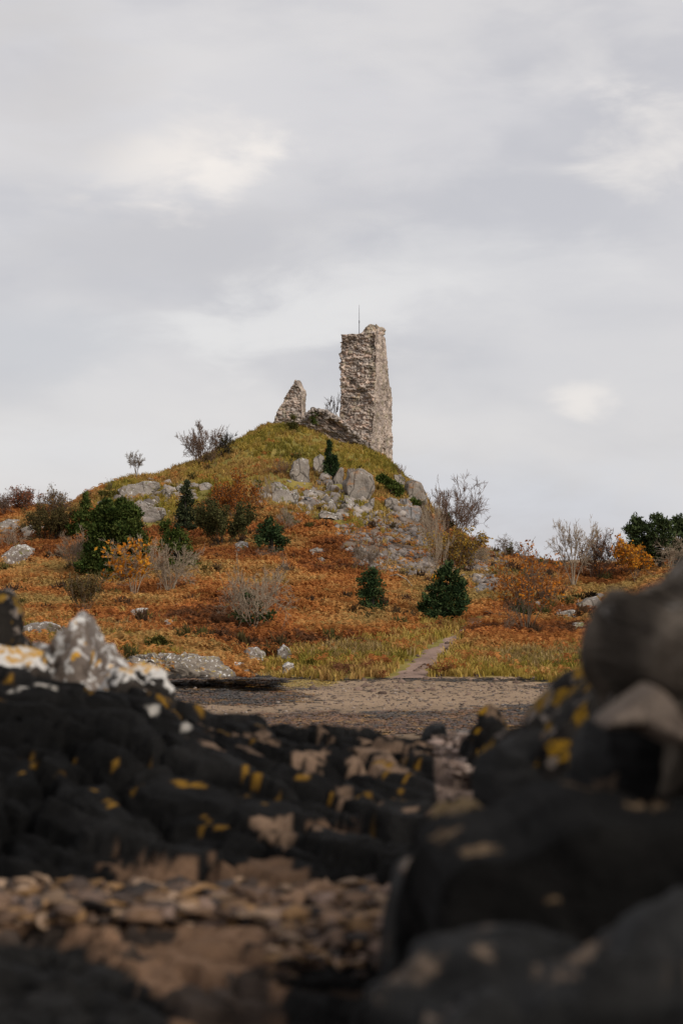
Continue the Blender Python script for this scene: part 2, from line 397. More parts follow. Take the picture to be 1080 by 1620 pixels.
def grid_axis(lo, hi, step, far):
    core = np.arange(lo, hi + 1e-6, step); out = [hi + (far - hi) * t ** 2.2 for t in np.linspace(0.12, 1, 9)]
    return core, out

def build_ground():
    xc = np.arange(-55, 55.01, 0.4); xo = np.array([60, 70, 90, 130, 200, 400, 900, 2500.])
    X = np.concatenate([-xo[::-1], xc, xo])
    yc = np.arange(-8, 168.01, 0.4); Y = np.concatenate([[-2500, -900, -300, -100, -40, -20, -12], yc, [172, 180, 195, 220, 260, 320, 400, 700, 1500, 4000]])
    gx, gy = np.meshgrid(X, Y); x, y = gx.ravel(), gy.ravel()
    z = ground(x, y)
    z = np.where(y > 395, -7, z)
    n, m = len(Y), len(X)
    i = (np.arange(n - 1)[:, None] * m + np.arange(m - 1)[None, :]).ravel()
    faces = np.stack([i, i + 1, i + m + 1, i + m], -1)
    px, py, hg, sc, sg, lg, beach = zones(x, y, z)
    p = np.stack([x, y, np.zeros_like(x)], -1)
    a = fbm(p * 0.5, 4, 41)[:, None]; b = fbm(p * 1.7, 3, 42)[:, None]
    c = np.array([0.15, 0.070, 0.030]) * (1 + 0.5 * a + 0.3 * b)                              # bracken litter
    olive = np.array([0.15, 0.12, 0.035]) * (1 + 0.35 * a + 0.2 * b)
    c = np.where((a > 0.30), olive, c)
    grass = (np.array([0.25, 0.19, 0.055]) * (0.5 + 0.5 * (a > 0)) + np.array([0.16, 0.15, 0.04]) * (0.5 - 0.5 * (a > 0))) * (1 + 0.3 * b)
    g = (hg | sg | lg)[:, None]
    c = np.where(g, grass, c)
    c = np.where(sc[:, None], np.array([0.17, 0.13, 0.10]) * (1 + 0.4 * b), c)
    sand = np.array([0.29, 0.205, 0.135]) * (1 + 0.22 * a + 0.12 * b)
    wet = ss(53, 46, y)[:, None]
    sand = sand * (1 - 0.38 * wet * (1 + 0.5 * a))
    c = np.where(beach[:, None], sand, c)
    near = (y < 36)[:, None]
    c = np.where(near, np.array([0.060, 0.042, 0.030]) * (1 + 0.6 * a + 0.4 * b), c)
    o = mesh_obj('ground', np.stack([x, y, z], -1), faces, M['ground'], colors=c, smooth=True)
    tag(o, kind='structure')
build_ground()

def build_water():
    m, nt, out = new_mat('sea_water'); b = principled(nt, out, 0.25, 0.5); b.inputs['Base Color'].default_value = (0.10, 0.13, 0.15, 1)
    R = 6000
    o = mesh_obj('water', [(-R, -R, -4.3), (R, -R, -4.3), (R, R, -4.3), (-R, R, -4.3)], np.array([(0, 1, 2, 3)]), m); tag(o, kind='structure')
    # far low shore beyond the ridge
    xs = np.linspace(-500, 900, 120); ys = np.linspace(900, 1500, 10); gx, gy = np.meshgrid(xs, ys)
    t = (gy - 900) / 600; h = np.sin(np.pi * t) * (4 + 9 * ss(-200, 300, gx) + 4 * fbm(np.stack([gx.ravel() * .01, gy.ravel() * .01, gx.ravel() * 0], -1), 4, 8).reshape(gx.shape)) - 6
    n, k = gx.shape; i = (np.arange(n - 1)[:, None] * k + np.arange(k - 1)[None, :]).ravel()
    V = np.stack([gx.ravel(), gy.ravel(), h.ravel()], -1)
    cc = np.array([0.34, 0.24, 0.15]) * (1 + 0.5 * fbm(V * 0.02, 4, 3)[:, None])
    o = mesh_obj('hills', V, np.stack([i, i + 1, i + k + 1, i + k], -1), M['ground'], colors=cc, smooth=True); tag(o, kind='structure')
build_water()

def build_path():
    P = [];
    pts = np.array(PATH, float); t = np.linspace(0, len(pts) - 1, 60)
    for tt in t:
        i = min(int(tt), len(pts) - 2); f = tt - i; a = pts[i] * (1 - f) + pts[i + 1] * f
        h = hit(a[0], a[1]); P.append((h[0], h[1], a[2] / F * h[1]))
    P = np.array(P); nx = 7; V = []
    for k in range(len(P)):
        d = P[min(k + 1, len(P) - 1)][:2] - P[max(k - 1, 0)][:2]; d /= np.linalg.norm(d) + 1e-9
        w = P[k][2] * 0.5 * (1 + 0.25 * math.sin(k * 1.7) + 0.15 * math.sin(k * 0.6))
        for j in range(nx):
            s = (j / (nx - 1) * 2 - 1); x = P[k][0] + (s * w) * 1.0; y = P[k][1] + 0.15 * s * math.sin(k)
            V.append((x, y, float(ground(x, y)[0]) + 0.03 - 0.05 * abs(s) ** 3))
    V = np.array(V); n = len(P); i = (np.arange(n - 1)[:, None] * nx + np.arange(nx - 1)[None, :]).ravel()
    c = np.array([0.27, 0.185, 0.145]) * (1 + 0.5 * fbm(V * 1.5, 4, 12)[:, None])
    o = mesh_obj('path', V, np.stack([i, i + 1, i + nx + 1, i + nx], -1), M['ground'], colors=c, smooth=True); tag(o, kind='structure')
build_path()

# ------------------------------------------------------------------ scattering of small templates into one mesh (ground cover only)
def scatter(name, templates, pts, scale, rot, cols, mat, kind='stuff', tilt=None, colvar=0.12, squash=None, label=None, cat=None, tipdark=None):
    VV, FF, CC, off = [], [], [], 0
    pick = rng.integers(0, len(templates), len(pts))
    for ti, (tv, tf) in enumerate(templates):
        k = np.nonzero(pick == ti)[0]
        if not len(k): continue
        c, s = np.cos(rot[k]), np.sin(rot[k]); sc = scale[k]
        v = tv[None] * sc[:, None, None]
        if squash is not None: v = v * np.stack([np.ones(len(k)), np.ones(len(k)), squash[k]], -1)[:, None, :]
        if tilt is not None:
            ct, st = np.cos(tilt[k])[:, None], np.sin(tilt[k])[:, None]
            y, z = v[..., 1] * ct - v[..., 2] * st, v[..., 1] * st + v[..., 2] * ct
            v = np.stack([v[..., 0], y, z], -1)
        x = v[..., 0] * c[:, None] - v[..., 1] * s[:, None]; y = v[..., 0] * s[:, None] + v[..., 1] * c[:, None]
        v = np.stack([x, y, v[..., 2]], -1) + pts[k][:, None, :]
        VV.append(v.reshape(-1, 3)); nv = len(tv)
        FF.append((tf[None] + (np.arange(len(k)) * nv)[:, None, None] + off).reshape(-1, tf.shape[1])); off += nv * len(k)
        cc = np.repeat(cols[k][:, None, :], nv, 1) * (1 + colvar * rng.standard_normal((len(k), nv, 1)))
        CC.append(cc.reshape(-1, 3))
    o = mesh_obj(name, np.concatenate(VV), np.concatenate(FF), mat, colors=np.concatenate(CC))
    return tag(o, label, cat, kind=kind)

def frond_clump(seed, nf=6, pairs=6, L=0.75, H=0.45):
    r = np.random.default_rng(seed); V, Fc = [], []
    for f in range(nf):
        a = f / nf * 6.283 + r.uniform(-0.5, 0.5); l = L * r.uniform(0.6, 1.15); h = H * r.uniform(0.6, 1.3); up = r.uniform(0.9, 1.6)
        d = np.array([math.cos(a), math.sin(a), 0]); s = np.array([-math.sin(a), math.cos(a), 0])
        def P(t): return d * l * t + np.array([0, 0, h * (up * 1.6 * t - up * 1.25 * t * t)])
        for j in range(pairs):
            t0 = 0.22 + 0.78 * j / pairs; t1 = t0 + 0.80 / pairs; w = 0.34 * l * (1 - t0) ** 0.8 * r.uniform(0.8, 1.2) + 0.02
            for sg in (-1, 1):
                tip = P(min(t0 + 0.12, 1)) + s * sg * w + np.array([0, 0, -0.25 * w + r.uniform(-0.04, 0.05)])
                b = len(V); V += [P(t0), P(t1), tip]; Fc.append((b, b + 1, b + 2))
        b = len(V); V += [np.array([0.012, 0, 0]), np.array([-0.012, 0, 0]), P(0.3)]; Fc.append((b, b + 1, b + 2))
    return np.array(V), np.array(Fc)

def tuft(seed, n=10, h=0.35, lean=0.5, w=0.022, rad=0.12):
    r = np.random.default_rng(seed); V, Fc = [], []
    for k in range(n):
        a = r.uniform(0, 6.283); q = r.uniform(0, 6.283); b0 = np.array([math.cos(q), math.sin(q), 0]) * rad * math.sqrt(r.random())
        hh = h * r.uniform(0.5, 1.2); ln = lean * hh * r.uniform(0.2, 1.2); d = np.array([math.cos(a), math.sin(a), 0]); s = np.array([-math.sin(a), math.cos(a), 0]) * w
        mid = b0 + d * ln * 0.35 + np.array([0, 0, hh * 0.6]); tip = b0 + d * ln + np.array([0, 0, hh * r.uniform(0.75, 1.0)])
        b = len(V); V += [b0 - s, b0 + s, mid + s * 0.8, mid - s * 0.8, tip, tip]; Fc += [(b, b + 1, b + 2, b + 3), (b + 3, b + 2, b + 4, b + 5)]
    V = np.array(V); Fq = np.array(Fc); T = np.concatenate([Fq[:, [0, 1, 2]], Fq[:, [0, 2, 3]]])
    return V, T

def twig_clump(seed, n=26, h=0.5):
    r = np.random.default_rng(seed); V, Fc = [], []
    for k in range(n):
        a = r.uniform(0, 6.283); e = r.uniform(0.25, 1.4); l = h * r.uniform(0.5, 1.1)
        d = np.array([math.cos(a) * math.cos(e), math.sin(a) * math.cos(e), math.sin(e)]); s = np.array([-math.sin(a), math.cos(a), 0])
        for q in range(3):
            t0 = 0.3 + 0.25 * q; c = d * l * t0; w = 0.035; up = np.array([0, 0, 0.05]) + 0.03 * r.standard_normal(3)
            b = len(V); V += [c - s * w + 0.02 * r.standard_normal(3), c + s * w * 0.4, c + d * l * 0.2 + up]; Fc.append((b, b + 1, b + 2))
    return np.array(V), np.array(Fc)

def lump(seed, sub=1, flat=0.6, rough=0.25):
    bm = bmesh.new(); bmesh.ops.create_icosphere(bm, subdivisions=sub, radius=1.0)
    V = np.array([v.co[:] for v in bm.verts]); Fc = np.array([[v.index for v in f.verts] for f in bm.faces]); bm.free()
    r = np.random.default_rng(seed); n = r.standard_normal((7, 3)); n /= np.linalg.norm(n, axis=1)[:, None]; h = r.uniform(0.45, 0.9, 7)
    q = V @ n.T; s = np.min(np.where(q > 0.05, h / np.maximum(q, 0.05), 9), axis=1); V = V * np.minimum(1, s)[:, None]
    V = V * (1 + rough * vnoise(V * 1.7 + seed, seed))[:, None] * np.array([1, r.uniform(0.6, 0.9), flat]); return V, Fc

def field(n, x0, x1, y0, y1, margin=330):
    y = np.sqrt(rng.uniform(y0 * y0, y1 * y1, n)); u = rng.uniform(x0 - margin, x1 + margin, n); x = (u - PX0) / F * y
    return x, y, ground(x, y)

def palette(cols, w, noise_val):
    cols = np.array(cols); t = np.clip(noise_val, 0, 0.9999) * (len(cols) - 1); i = t.astype(int); f = (t - i)[:, None]
    return cols[i] * (1 - f) + cols[i + 1] * f

def clear(x, y):
    ok = np.ones(len(x), bool)
    for (rx, ry, hw, d) in ROCKFP:
        ok &= ~((np.abs(x - rx) < hw * 0.95) & (y > ry - d - 1.0) & (y < ry + d * 0.7))
    return ok

def ground_cover():
    # bracken
    x, y, z = field(150000, 0, 1080, 58, 150)
    px, py, hg, sc, sg, lg, beach = zones(x, y, z)
    p = np.stack([x, y, np.zeros_like(x)], -1); n = fbm(p * 0.22, 4, 51); n2 = fbm(p * 0.9, 3, 52)
    pr = np.where(hg, 0.03, np.where(sg, 0.10, np.where(lg, 0.55, np.where(sc, 0.12, 1.0)))) * np.where(n2 < -0.32, 0.25, 1.0)
    pr = np.where(beach | (path_dist(px, py) < 7), 0, pr) * np.where(y > 135, 0.4, 1)
    k = (rng.random(len(x)) < pr * 0.55) & clear(x, y)
    x, y, z, n, n2, py, px = x[k], y[k], z[k], n[k], n2[k], py[k], px[k]
    t = 0.5 + 1.0 * n + 0.11 * rng.standard_normal(len(x)) + 0.15 * ss(1000, 900, py) - 0.10 * ss(980, 1030, py)
    C = palette([(0.13, 0.06, 0.03), (0.27, 0.095, 0.032), (0.39, 0.145, 0.042), (0.45, 0.195, 0.058), (0.46, 0.25, 0.085), (0.34, 0.22, 0.075)], None, t)
    C = C * (0.88 + 0.24 * rng.random(len(x)))[:, None] * np.array([1.09, 1.13, 1.17]) * (1 + 0.35 * fbm(p[k] * 0.5, 3, 57))[:, None]
    tm = [frond_clump(s, 5, 5, 0.44, 0.42) for s in range(6)]
    scatter('bracken', tm, np.stack([x, y, z - 0.03], -1), rng.uniform(0.6, 1.3, len(x)), rng.uniform(0, 6.28, len(x)), C, M['bracken'], colvar=0.07,
            label='rust orange dead bracken covering the lower hillside', cat='bracken')
    # heather and dead stalk mounds between it
    x, y, z = field(5200, 0, 1080, 60, 140); px, py, hg, sc, sg, lg, beach = zones(x, y, z)
    p = np.stack([x, y, np.zeros_like(x)], -1); n = fbm(p * 0.4, 3, 61)
    k = clear(x, y) & (~beach) & (~sg) & (path_dist(px, py) > 6) & (rng.random(len(x)) < np.where(hg, 0.10, np.where(sc, 0.15, 0.5)) * ss(-0.05, 0.32, n))
    x, y, z, n = x[k], y[k], z[k], n[k]
    C = palette([(0.055, 0.036, 0.024), (0.09, 0.05, 0.03), (0.075, 0.068, 0.024), (0.11, 0.095, 0.03)], None, rng.random(len(x)))
    scatter('heather', [twig_clump(s, 80, 0.42) for s in range(4)], np.stack([x, y, z - 0.02], -1), rng.uniform(0.7, 1.7, len(x)), rng.uniform(0, 6.28, len(x)), C, M['leaf'],
            label='dark brown heather mounds between the bracken', cat='heather')
    # grass
    x, y, z = field(90000, 0, 1080, 57, 160); px, py, hg, sc, sg, lg, beach = zones(x, y, z)
    p = np.stack([x, y, np.zeros_like(x)], -1); n = fbm(p * 0.25, 4, 71); n2 = fbm(p * 0.8, 3, 72)
    pr = np.where(hg, 1.0, np.where(sg, 1.0, np.where(lg, 0.8, np.where(sc, 0.45 * (n2 > 0.05), 0.30 * (n > 0.12)))))
    pr = np.where(beach | (path_dist(px, py) < 1), 0, pr)
    k = (rng.random(len(x)) < pr * 0.75) & clear(x, y)
    x, y, z, n, n2, sg, hg = x[k], y[k], z[k], n[k], n2[k], sg[k], hg[k]
    t = 0.5 + 0.75 * n + 0.35 * n2 + 0.12 * rng.standard_normal(len(x))
    C = palette([(0.17, 0.15, 0.032), (0.28, 0.225, 0.045), (0.38, 0.275, 0.06), (0.43, 0.295, 0.085), (0.44, 0.27, 0.095), (0.31, 0.17, 0.058)], None, t)
    scatter('grass', [tuft(s, 11, 0.34, 0.8) for s in range(5)], np.stack([x, y, z - 0.02], -1), rng.uniform(0.6, 1.35, len(x)), rng.uniform(0, 6.28, len(x)), C, M['grass'],
            label='yellow green rough grass on the knoll and shore edge', cat='grass')
    # tall pale grass near the shore
    xs, ys = [], []
    for (a, b, w, h, cnt) in ((830, 1048, 40, 10, 260), (905, 1040, 30, 10, 120), (560, 1035, 60, 8, 160), (1000, 1040, 40, 9, 160), (150, 1000, 120, 14, 200)):
        for _ in range(cnt):
            h_ = hit(a + rng.normal() * w * 0.55, b + rng.normal() * h * 0.6); xs.append(h_)
    P = np.array(xs); C = palette([(0.40, 0.29, 0.14), (0.33, 0.22, 0.09), (0.30, 0.23, 0.07)], None, rng.random(len(P)))
    scatter('sedge', [tuft(s + 40, 12, 0.36, 0.7, 0.013, 0.16) for s in range(4)], P, rng.uniform(0.7, 1.4, len(P)), rng.uniform(0, 6.28, len(P)), C, M['grass'],
            label='tall straw coloured sedge at the top of the beach', cat='sedge')
    # scree
    pts_ = []
    for (a, b, w, h, cnt) in ((225, 800, 40, 22, 260), (275, 780, 25, 12, 80), (500, 792, 45, 20, 200), (560, 806, 30, 12, 90), (640, 800, 20, 18, 90), (20, 840, 40, 14, 70), (420, 780, 25, 14, 60), (700, 900, 60, 20, 150), (900, 965, 40, 12, 60)):
        for _ in range(cnt): pts_.append(hit(a + rng.normal() * w * 0.6, b + rng.normal() * h * 0.6))
    for _ in range(150): pts_.append(hit(rng.uniform(430, 960), 1082 + rng.normal() * 9))
    for (a, b, w) in PATH[:7]:
        for _ in range(12): pts_.append(hit(a + rng.normal() * w * 0.4, b + rng.normal() * 3))
    for _ in range(260):
        a = rng.uniform(476, 590); yy = 148.3 + rng.uniform(-0.5, 1.6); top = np.interp(a, [478, 484, 494, 510, 530, 556, 573, 590], [664, 655, 649, 650, 658, 681, 696, 713]); b = top + rng.uniform(-2, 14) * rng.random()
        pts_.append(np.array([(a - PX0) / F * 148.6, yy, (PY0 - b) / F * 148.6]))
    P_ = np.array(pts_); s_r = 0.08 + 0.42 * rng.random(len(P_)) ** 2.5; s_r[-494:-260] = 0.03 + 0.13 * rng.random(234) ** 3; s_r[-260:] = 0.08 + 0.20 * rng.random(260) ** 2
    C_ = palette([(0.13, 0.11, 0.095), (0.22, 0.185, 0.16), (0.30, 0.255, 0.22), (0.38, 0.33, 0.29)], None, rng.random(len(P_)))
    C_[-494:-260] *= np.array([0.62, 0.50, 0.44])
    scatter('rubble', [lump(s_ + 140, 2, 0.7, 0.45) for s_ in range(7)], P_, s_r, rng.uniform(0, 6.28, len(P_)), C_, M['stones'], tilt=rng.normal(0, 0.5, len(P_)), colvar=0.03, label='grey rubble lying among grass round the crags', cat='rubble')
    x, y, z = field(42000, 500, 820, 88, 135, 20); px, py, hg, sc, sg, lg, beach = zones(x, y, z)
    p = np.stack([x, y, np.zeros_like(x)], -1); n = fbm(p * 0.6, 3, 81)
    k = sc & (n > -0.08) & (rng.random(len(x)) < 0.9); x, y, z = x[k], y[k], z[k]
    s = 0.04 + 0.34 * rng.random(len(x)) ** 5
    C = palette([(0.09, 0.075, 0.065), (0.15, 0.125, 0.11), (0.22, 0.185, 0.16), (0.24, 0.215, 0.20), (0.42, 0.38, 0.35)], None, np.clip(0.40 + 0.24 * rng.standard_normal(len(x)), 0, 1))
    scatter('scree', [lump(s_, 1, 0.6, 0.5) for s_ in range(8)], np.stack([x, y, z + s * 0.25], -1), s, rng.uniform(0, 6.28, len(x)), C, M['stones'], tilt=rng.normal(0, 0.35, len(x)), colvar=0.03,
            label='grey scree of broken stones below the crag', cat='scree')
    # stones of the beach
    x, y, z = field(15000, 300, 960, 43, 60, 330); k = ground(x, y) > -5; x, y, z = x[k], y[k], z[k]
    s = 0.012 + 0.07 * rng.random(len(x)) ** 6
    C = palette([(0.07, 0.055, 0.045), (0.17, 0.125, 0.10), (0.24, 0.18, 0.14), (0.33, 0.28, 0.24)], None, np.clip(0.45 + 0.25 * rng.standard_normal(len(x)), 0, 1))
    scatter('gravel', [lump(s_ + 20, 1, 0.5) for s_ in range(5)], np.stack([x, y, z + s * 0.15], -1), s, rng.uniform(0, 6.28, len(x)), C, M['stones'], colvar=0.03,
            label='brown grey gravel of the small beach', cat='gravel')
    # seaweed: wrack line on the beach edge, around the shore ledge and a band at low tide
    P, S, C = [], [], []
    def weed(px, py, w, h, cnt, cols, smin=0.25, smax=0.6):
        for _ in range(cnt):
            q = hit(px + rng.normal() * w, py + rng.normal() * h, 30.0); P.append(q); S.append(rng.uniform(smin, smax)); C.append(np.array(cols[rng.integers(len(cols))]) * rng.uniform(0.7, 1.25))
    rust = [(0.16, 0.065, 0.015), (0.10, 0.042, 0.014), (0.06, 0.03, 0.014), (0.22, 0.11, 0.02)]; dark = [(0.035, 0.024, 0.014), (0.055, 0.034, 0.016), (0.02, 0.017, 0.013)]; yel = [(0.34, 0.22, 0.035), (0.28, 0.17, 0.03), (0.40, 0.28, 0.06)]
    weed(455, 1152, 60, 7, 700, rust); weed(600, 1143, 75, 6, 900, rust); weed(720, 1140, 60, 5, 350, rust + dark); weed(560, 1150, 110, 6, 600, rust + dark)
    weed(640, 1133, 30, 2.5, 140, dark); weed(820, 1128, 30, 5, 200, dark + rust)
    weed(340, 1104, 50, 5, 700, dark + rust, 0.2, 0.45); weed(470, 1081, 20, 3.0, 350, yel, 0.2, 0.4); weed(420, 1102, 24, 2.6, 330, rust + dark); weed(380, 1086, 30, 5, 420, dark); weed(330, 1078, 40, 6, 420, dark); weed(430, 1076, 18, 3, 150, dark)
    weed(900, 1085, 30, 2.5, 160, dark + rust, 0.2, 0.4); weed(770, 1076, 70, 1.6, 220, dark, 0.15, 0.3); weed(560, 1075, 60, 1.5, 140, dark, 0.12, 0.25); weed(390, 1100, 30, 6, 250, dark)
    for _ in range(520):
        yy = 58.2 + rng.uniform(-1.4, 0.5); a = rng.uniform(230, 452); b = 1074 + rng.uniform(-2, 18) * rng.random() + 4 * max(0, (330 - a) / 100)
        P.append(np.array([(a - PX0) / F * yy, yy, (PY0 - b) / F * yy])); S.append(rng.uniform(0.15, 0.4)); C.append(np.array((dark + dark + rust)[rng.integers(10)]) * rng.uniform(0.6, 1.6))
    for _ in range(420):
        q = hit(rng.uniform(380, 980), 1076 + 60 * rng.random() ** 1.6, 30.0); P.append(q); S.append(rng.uniform(0.06, 0.22)); C.append(np.array(dark[rng.integers(3)]) * rng.uniform(0.8, 1.8))
    P, S, C = np.array(P), np.array(S), np.array(C)
    tm = []
    for s_ in range(4):
        v, f = frond_clump(s_ + 90, 9, 4, 0.8, 0.12); v[:, 2] = np.abs(v[:, 2]) * 0.7 + 0.02; tm.append((v, f))
    scatter('seaweed', tm, P, S, rng.uniform(0, 6.28, len(P)), C, M['weed'], label='rust brown seaweed strewn along the beach', cat='seaweed')

# ------------------------------------------------------------------ rocks
_ico = {}
def ico(sub):
    if sub not in _ico:
        bm = bmesh.new(); bmesh.ops.create_icosphere(bm, subdivisions=sub, radius=1.0); bm.verts.ensure_lookup_table()
        _ico[sub] = (np.array([v.co[:] for v in bm.verts]), np.array([[v.index for v in f.verts] for f in bm.faces])); bm.free()
    return _ico[sub]

def poly_rock(name, label, poly, Y, depth, mat, seed, sub=4, nfac=7, amp=0.06, nscale=1.5, box=0.6, cat='rock', group=None, strata=None, smooth=False, tilt=0.0, kind=None, facet=(0.72, 0.98), lean=0.0, blocks=0.0, ncell=26, flat=0.0):
    """a boulder whose front view follows an outline, set at distance Y with real depth; Y is the distance of its middle"""
    poly = np.array(poly, float); c = (poly.min(0) + poly.max(0)) / 2
    P = np.stack([(poly[:, 0] - c[0]) / F * Y, -(poly[:, 1] - c[1]) / F * Y], -1)
    D, Fc = ico(sub); r = np.random.default_rng(seed)
    th = np.arctan2(D[:, 2], D[:, 0]); rho = np.hypot(D[:, 0], D[:, 2])
    # ray distance to the outline in direction th
    R = np.zeros(len(D)); ct, st = np.cos(th), np.sin(th)
    for i in range(len(P)):
        a, b = P[i], P[(i + 1) % len(P)]; e = b - a; den = ct * e[1] - st * e[0]
        with np.errstate(divide='ignore', invalid='ignore'):
            t = (a[0] * e[1] - a[1] * e[0]) / den; u = (a[0] * st - a[1] * ct) / den
        ok = (np.abs(den) > 1e-12) & (t > 0) & (u >= -1e-6) & (u <= 1 + 1e-6); R = np.where(ok, np.maximum(R, t), R)
    R = np.where(R <= 0, np.median(R), R)
    q = np.stack([D[:, 0] / np.maximum(rho, 1e-6) * rho ** box, np.sign(D[:, 1]) * np.abs(D[:, 1]) ** box, D[:, 2] / np.maximum(rho, 1e-6) * rho ** box], -1)
    n = r.standard_normal((nfac, 3)); n[:, 1] = -np.abs(n[:, 1]) - 0.35; n[: nfac // 3, 2] = np.abs(n[: nfac // 3, 2]) + 0.3
    if flat:
        n[0] = (r.uniform(-0.25, 0.3), -1, r.uniform(0.05, 0.4))
    n /= np.linalg.norm(n, axis=1)[:, None]; h = r.uniform(facet[0], facet[1], nfac)
    if flat: h[0] = flat
    k = q @ n.T; s = np.minimum(1, np.min(np.where(k > 0.05, h / np.maximum(k, 0.05), 9), axis=1)); q = q * s[:, None]
    qr = np.hypot(q[:, 0], q[:, 2])
    V = np.stack([qr * ct * R, q[:, 1] * depth, qr * st * R], -1)
    size = np.abs(P).max(); nn = D / np.linalg.norm(D, axis=1)[:, None]
    w = V / size * nscale + seed * 3.7
    f = fbm(w, 5, seed)
    if blocks > 0:
        cw = w + 0.25 * np.stack([fbm(w * 1.3 + 5, 3, seed + 1), fbm(w * 1.3 + 9, 3, seed + 2), fbm(w * 1.3 + 14, 3, seed + 3)], -1)
        aniso = np.array([1.0, 1.0, 1.5]); lo, hi = (cw * aniso).min(0), (cw * aniso).max(0)
        cs = r.uniform(lo, hi, (ncell, 3)); off = r.uniform(-1, 0.35, ncell); tl = r.normal(size=(ncell, 3)) * 0.9
        d2 = ((cw * aniso)[:, None, :] - cs[None]) ** 2; d2 = d2.sum(-1); near = np.argpartition(d2, 1, axis=1)[:, :2]
        da = np.take_along_axis(d2, near, 1); sw = da[:, 0] > da[:, 1]; i0 = np.where(sw, near[:, 1], near[:, 0]); dd = np.sqrt(np.abs(da).max(1)) - np.sqrt(np.abs(da).min(1))
        blk = off[i0] + np.einsum('ij,ij->i', cw * aniso - cs[i0], tl[i0]) * 0.8; crack = -0.9 * np.exp(-(dd / 0.055) ** 2)
        f = f + blocks * (np.clip(blk, -1.6, 1.0) + crack)
    if strata is not None:
        ang, freq, sa = strata; ax = w[:, 0] * math.sin(ang) + w[:, 2] * math.cos(ang) + 0.35 * w[:, 1]
        ws = np.stack([w[:, 0] * 0.35, w[:, 1] * 0.35, ax * freq], -1); f = f + sa * fbm(ws, 4, seed + 5)
    V = V + nn * (f * amp * size * 1.6)[:, None] * np.array([1, 1, 1])
    V[:, 1] += lean * V[:, 2]
    loc = ((c[0] - PX0) / F * Y, Y, (PY0 - c[1]) / F * Y)
    o = mesh_obj(name, V, Fc, mat, loc=loc, smooth=smooth)
    return tag(o, label, cat, group, kind)

crag = [mat_rock(cracks=0.75, name='crag_rock_a', c1=(0.275, 0.235, 0.195), c2=(0.19, 0.165, 0.14), scale=0.9, white=0.12, stain=0.35, bump=0.8, streak=0.5, offs=1, dark=0.5),
        mat_rock(cracks=0.75, name='crag_rock_b', c1=(0.215, 0.185, 0.16), c2=(0.28, 0.24, 0.20), scale=0.9, white=0.2, stain=0.3, moss=0.3, bump=0.9, offs=5, dark=0.55),
        mat_rock(cracks=0.75, name='crag_rock_c', c1=(0.31, 0.27, 0.23), c2=(0.22, 0.19, 0.165), scale=1.0, white=0.3, moss=0.3, stain=0.2, bump=0.9, offs=9, dark=0.5)]
m_blue = mat_rock(cracks=0.75, name='blue_grey_rock', c1=(0.20, 0.20, 0.20), c2=(0.26, 0.245, 0.235), scale=0.9, white=0.15, stain=0.4, offs=3, dark=0.45, bump=0.8)
m_lich = mat_rock('lichen_boulder', (0.20, 0.165, 0.14), (0.27, 0.23, 0.20), 1.1, white=0.50, moss=0.4, offs=14, up=0.4, dark=0.5, bump=0.8)

ROCKFP = []
def hill_rock(label, poly, mi, seed, depth=None, name='boulder', cat='boulder', sub=4, nfac=7, amp=0.05, base=None, group=None, push=0.1, box=0.2):
    poly = [(float(a), float(b)) for a, b in poly]
    xs = [p[0] for p in poly]; ys = [p[1] for p in poly]; cx = (min(xs) + max(xs)) / 2
    w = max(xs) - min(xs); hgt = max(ys) - min(ys)
    b = hit(cx, base if base else max(ys) - 0.22 * hgt)
    d = depth if depth else 0.5 * min(w, hgt * 1.4) / F * b[1] * 1.1 + 0.25
    Y = b[1] + d * push
    # extend the hidden foot into the slope
    poly2 = [(x, y + (0.18 * hgt if y > min(ys) + 0.75 * hgt else 0)) for x, y in poly]
    m = mi if not isinstance(mi, int) else crag[mi]
    ROCKFP.append((((cx - PX0) / F * Y), Y, w * 0.5 / F * Y, d))
    return poly_rock(name, label, poly2, Y, d, m, seed, 5 if w > 18 else 4, nfac, 0.06, 1.8, box, cat, group, facet=(0.92, 1.25), blocks=0.5, ncell=14, flat=0.6)

